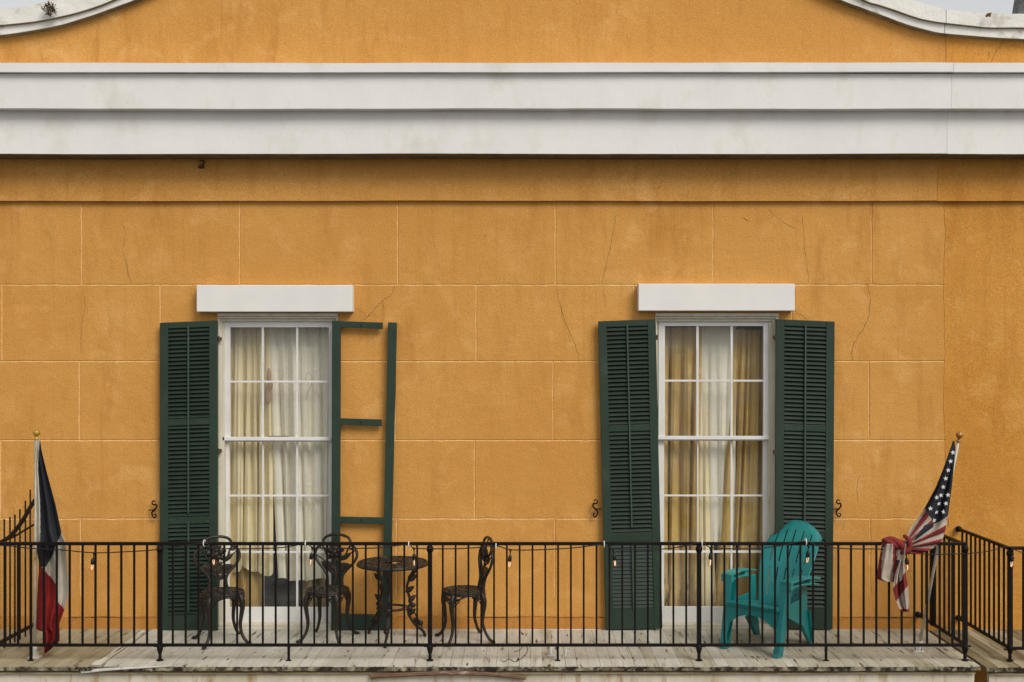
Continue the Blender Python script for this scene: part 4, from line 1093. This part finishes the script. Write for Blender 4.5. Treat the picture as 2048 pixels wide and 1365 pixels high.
# right pole and flag
up = thing('flagpole', floorpt(1837, 1304, 0), 'leaning white flagpole with copper ball at the right end of the balcony', 'flagpole', 'balcony flagpoles')
ub0 = floorpt(1837, 1303, 0); ut = P(1916.5, 884, -1.30)
m = MB(); m.tube([ub0 + Vector((0,0,.02)), ut], [.014, .011], 10); m.build('pole', POLEW, up, smooth=True)
finial(up, ut, ut - ub0, COPPER); bracket(up, ub0, ut - ub0)
rowsU = [(882,1906,1909),(900,1900,1911),(935,1888,1907.5),(975,1872,1903.5),(1017,1849.5,1898),(1032,1840,1896),(1055,1822,1892),(1080,1811,1885),(1090,1808,1874),(1100,1812,1862),(1109,1832,1842)]
def inpoly(x, y, poly):
    c = False; n = len(poly)
    for i in range(n):
        x1, y1 = poly[i]; x2, y2 = poly[(i+1) % n]
        if (y1 > y) != (y2 > y) and x < (x2-x1)*(y-y1)/(y2-y1) + x1: c = not c
    return c
canton = [(1900,870),(1925,870),(1897,1031),(1884,1041),(1870,1048),(1860,1034),(1849,1017),(1840,1012)]
def colU(x, y):
    if inpoly(x, y, canton) or y < 1000: return 0
    a = math.degrees(math.atan2(1098 - y, x - 1803))
    if inpoly(x, y, [(1850,1050),(1868,1047),(1866,1055),(1835,1078),(1825,1083)]): return 0
    for lim, c in ((66,2),(57.5,1),(50,2),(44,1),(39,2),(34,1),(28,1),(21,2),(14,1),(7,2),(1,1),(-20,2)):
        if a > lim: return c
    return 1
def YU(u, v, x, y):
    t = (y - ub0.y) * 0; z = (y-884)/(1303-884); pole = -1.30 + (-.835+1.30)*max(0, min(1, z))
    env = min(1, max(0, (y-900)/120))
    K = math.degrees(math.atan2(1098 - y, x - 1803)) if y > 1010 else 0
    base = pole - .03 + env*(.030*math.sin(u*math.pi*3.2 + v*2.5) + .012*math.sin(u*21))
    s = max(0, min(1, (y-1030)/50))
    return base*(1-s) + s*(-1.20 + .022*math.sin(K*.42))
m = sheet(rowsU, YU, colU, 70, 150, 'flag', None, '', '')
def star(m, px, py, r, Y):
    c = P(px, py, Y); pts = []
    for k in range(10):
        a = math.pi/2 + k*math.pi/5 + .12; rr = r if k % 2 == 0 else r*.42
        pts.append(c + Vector((rr*math.cos(a), 0, rr*math.sin(a))))
    ci = m.vert(c); idx = [m.vert(p) for p in pts]
    for k in range(10): m.face((ci, idx[(k+1) % 10], idx[k]))
# tails and knot
def tail(m, rows, Y0, colf, nu=26, nv=40, sd=1):
    mm = sheet(rows, lambda u, v, x, y: Y0 + .030*math.sin(u*9+sd+v*2) + .012*math.sin(u*23), colf, nu, nv, '', None, '', '')
    off = len(m.v); m.v += mm.v; m.f += [tuple(i+off for i in f) for f in mm.f]; m.m += mm.m
tail(m, [(1088,1764,1812),(1100,1762,1810),(1130,1757,1808),(1145,1755,1807),(1158,1754,1806),(1164,1768,1800)], -1.215, lambda x, y: 2 if x < 1764 - (y-1100)*.03 or (1786 < x < 1793) else (0 if 1793 < x < 1799 and y > 1120 else 1))
tail(m, [(1120,1800,1808),(1150,1790,1812),(1180,1786,1817),(1200,1791,1818),(1215,1798,1818),(1224,1806,1817)], -1.235, lambda x, y: 2 if (-18 < (x-1803) + (y-1168)*.75 - 8 < 8) or y > 1219 else 1, sd=3)
uf = m.build('flag', [BLUEC, FWHITEC, FREDC], smooth=True); k = uf.modifiers.new('Solidify', 'SOLIDIFY'); k.thickness = .002
tag(uf, 'faded star and stripe flag knotted round the top rail beside the leaning pole', 'flag')
m = MB()
for i, (a0, ph, rad) in enumerate(((1, 0, .030), (2, 2.1, .028), (2, 4.2, .026), (1, 5.2, .022))):
    m.mi = a0; pts = []
    for k in range(15):
        t = k/14; px = 1766 + 52*t; py = 1084 + 16*t - 5*math.sin(t*3); c = P(px, py, YR - .035)
        an = ph + t*4.5; pts.append(c + Vector((0, math.cos(an)*.022, math.sin(an)*.022)))
    m.tube(pts, [.018, rad, rad, rad*.8], 8)
m.mi = 2; m.tube(cat([P(1808,1072,YR-.02), P(1818,1080,YR-.07), P(1820,1096,YR-.08), P(1808,1106,YR-.07), P(1800,1104,YR-.02)], 5), [.014,.022,.022,.014], 8)
m.build('knot', [BLUEC, FREDC, FREDC], uf, smooth=True)
m = MB()
for px, py in ((1905.8,905.5),(1901.2,923),(1896.5,941),(1891.5,957.5),(1886.5,974.5),(1882,991),(1896,990.5),(1873.5,995.5),(1877.5,1007.5),(1892,1007.5),(1861,1017.5),(1872.5,1024.5),(1887.5,1024),(1868,1041)):
    y = py; v = (y-882)/(1109-882); L, Rr = lerp(rowsU, y)[:2]; u = (px-L)/(Rr-L)
    m = MB(); star(m, px, py, .0215, YU(u, v, px, py) - .006); m.build('star', STARW, uf)

# small fittings on the floor: two empty flagpole brackets, white marker stick
for px, py, lab, rod in ((1102, 1312, 'empty white tube bracket screwed to the balcony floor, left one of the pair', 1), (1133, 1313, 'open white bracket plate on the balcony floor, right one of the pair', 0)):
    c = floorpt(px, py, .0); m = MB(); m.box(c.x-.035, c.x+.035, c.y-.03, c.y+.03, .002, .009)
    if rod: m.tube([c + Vector((-.002,0,.008)), c + Vector((.0,.02,.085))], .017, 10)
    else:
        m.tube([c + Vector((-.01,0,.008)), c + Vector((-.002,0,.07))], [.016,.006], 8); m.tube([c + Vector((.015,0,.008)), c + Vector((.02,0,.035))], .007, 8)
    tag(m.build('pole_bracket', PALE, bevel=.002), lab, 'bracket')
m = MB(); c = floorpt(965, 1309, 0); m.tube([c + Vector((0,0,.002)), c + Vector((.003,-.0,.075))], .0045, 6)
tag(m.build('white_peg', TIE), 'thin white peg standing on the deck below the side on bistro chair', 'peg')
m = MB(); pts = [floorpt(x, y, .006) for x, y in ((1001,1318),(1008,1324),(1018,1318),(1030,1324),(1044,1316),(1056,1300),(1048,1290),(1040,1300),(1028,1304))]
m.tube(cat(pts, 5), .0022, 5); tag(m.build('loose_wire', RUBBER), 'thin dark loose wire curled on the pale deck right of the bowed stick', 'wire')

# weed on the coping, stone finial
m = MB(); rn = random.Random(6); c = P(100, 20, -.19)
for k in range(110):
    a = rn.uniform(0, 6.28); el = rn.uniform(-.9, 1.3); d = Vector((math.cos(a)*math.cos(el), math.sin(a)*math.cos(el)*.6 - .2, math.sin(el))).normalized()
    L = rn.uniform(.02, .065); p0 = c + Vector((rn.uniform(-.05,.05), rn.uniform(-.02,.02), rn.uniform(-.03,.04))); s = d.orthogonal().normalized()*rn.uniform(.003,.009)
    m.poly([p0 - s*.5, p0 + d*L*.5 - s, p0 + d*L, p0 + d*L*.5 + s])
tag(m.build('weed', LEAF), 'dry dark weed tuft growing out of the white coping at the upper left', 'plant')
m = MB(); b = P(2057, 28, .6)
rn = random.Random(2)
m.lathe([(.17,-.6),(.16,-.1),(.155,.0),(.14,.1),(.125,.2),(.10,.3),(.05,.4),(.01,.42)], c=b, n=20)
o = m.build('stone_finial', GREYS, smooth=True); tag(o, 'grey weathered stone stub rising behind the coping at the upper right corner', 'finial')
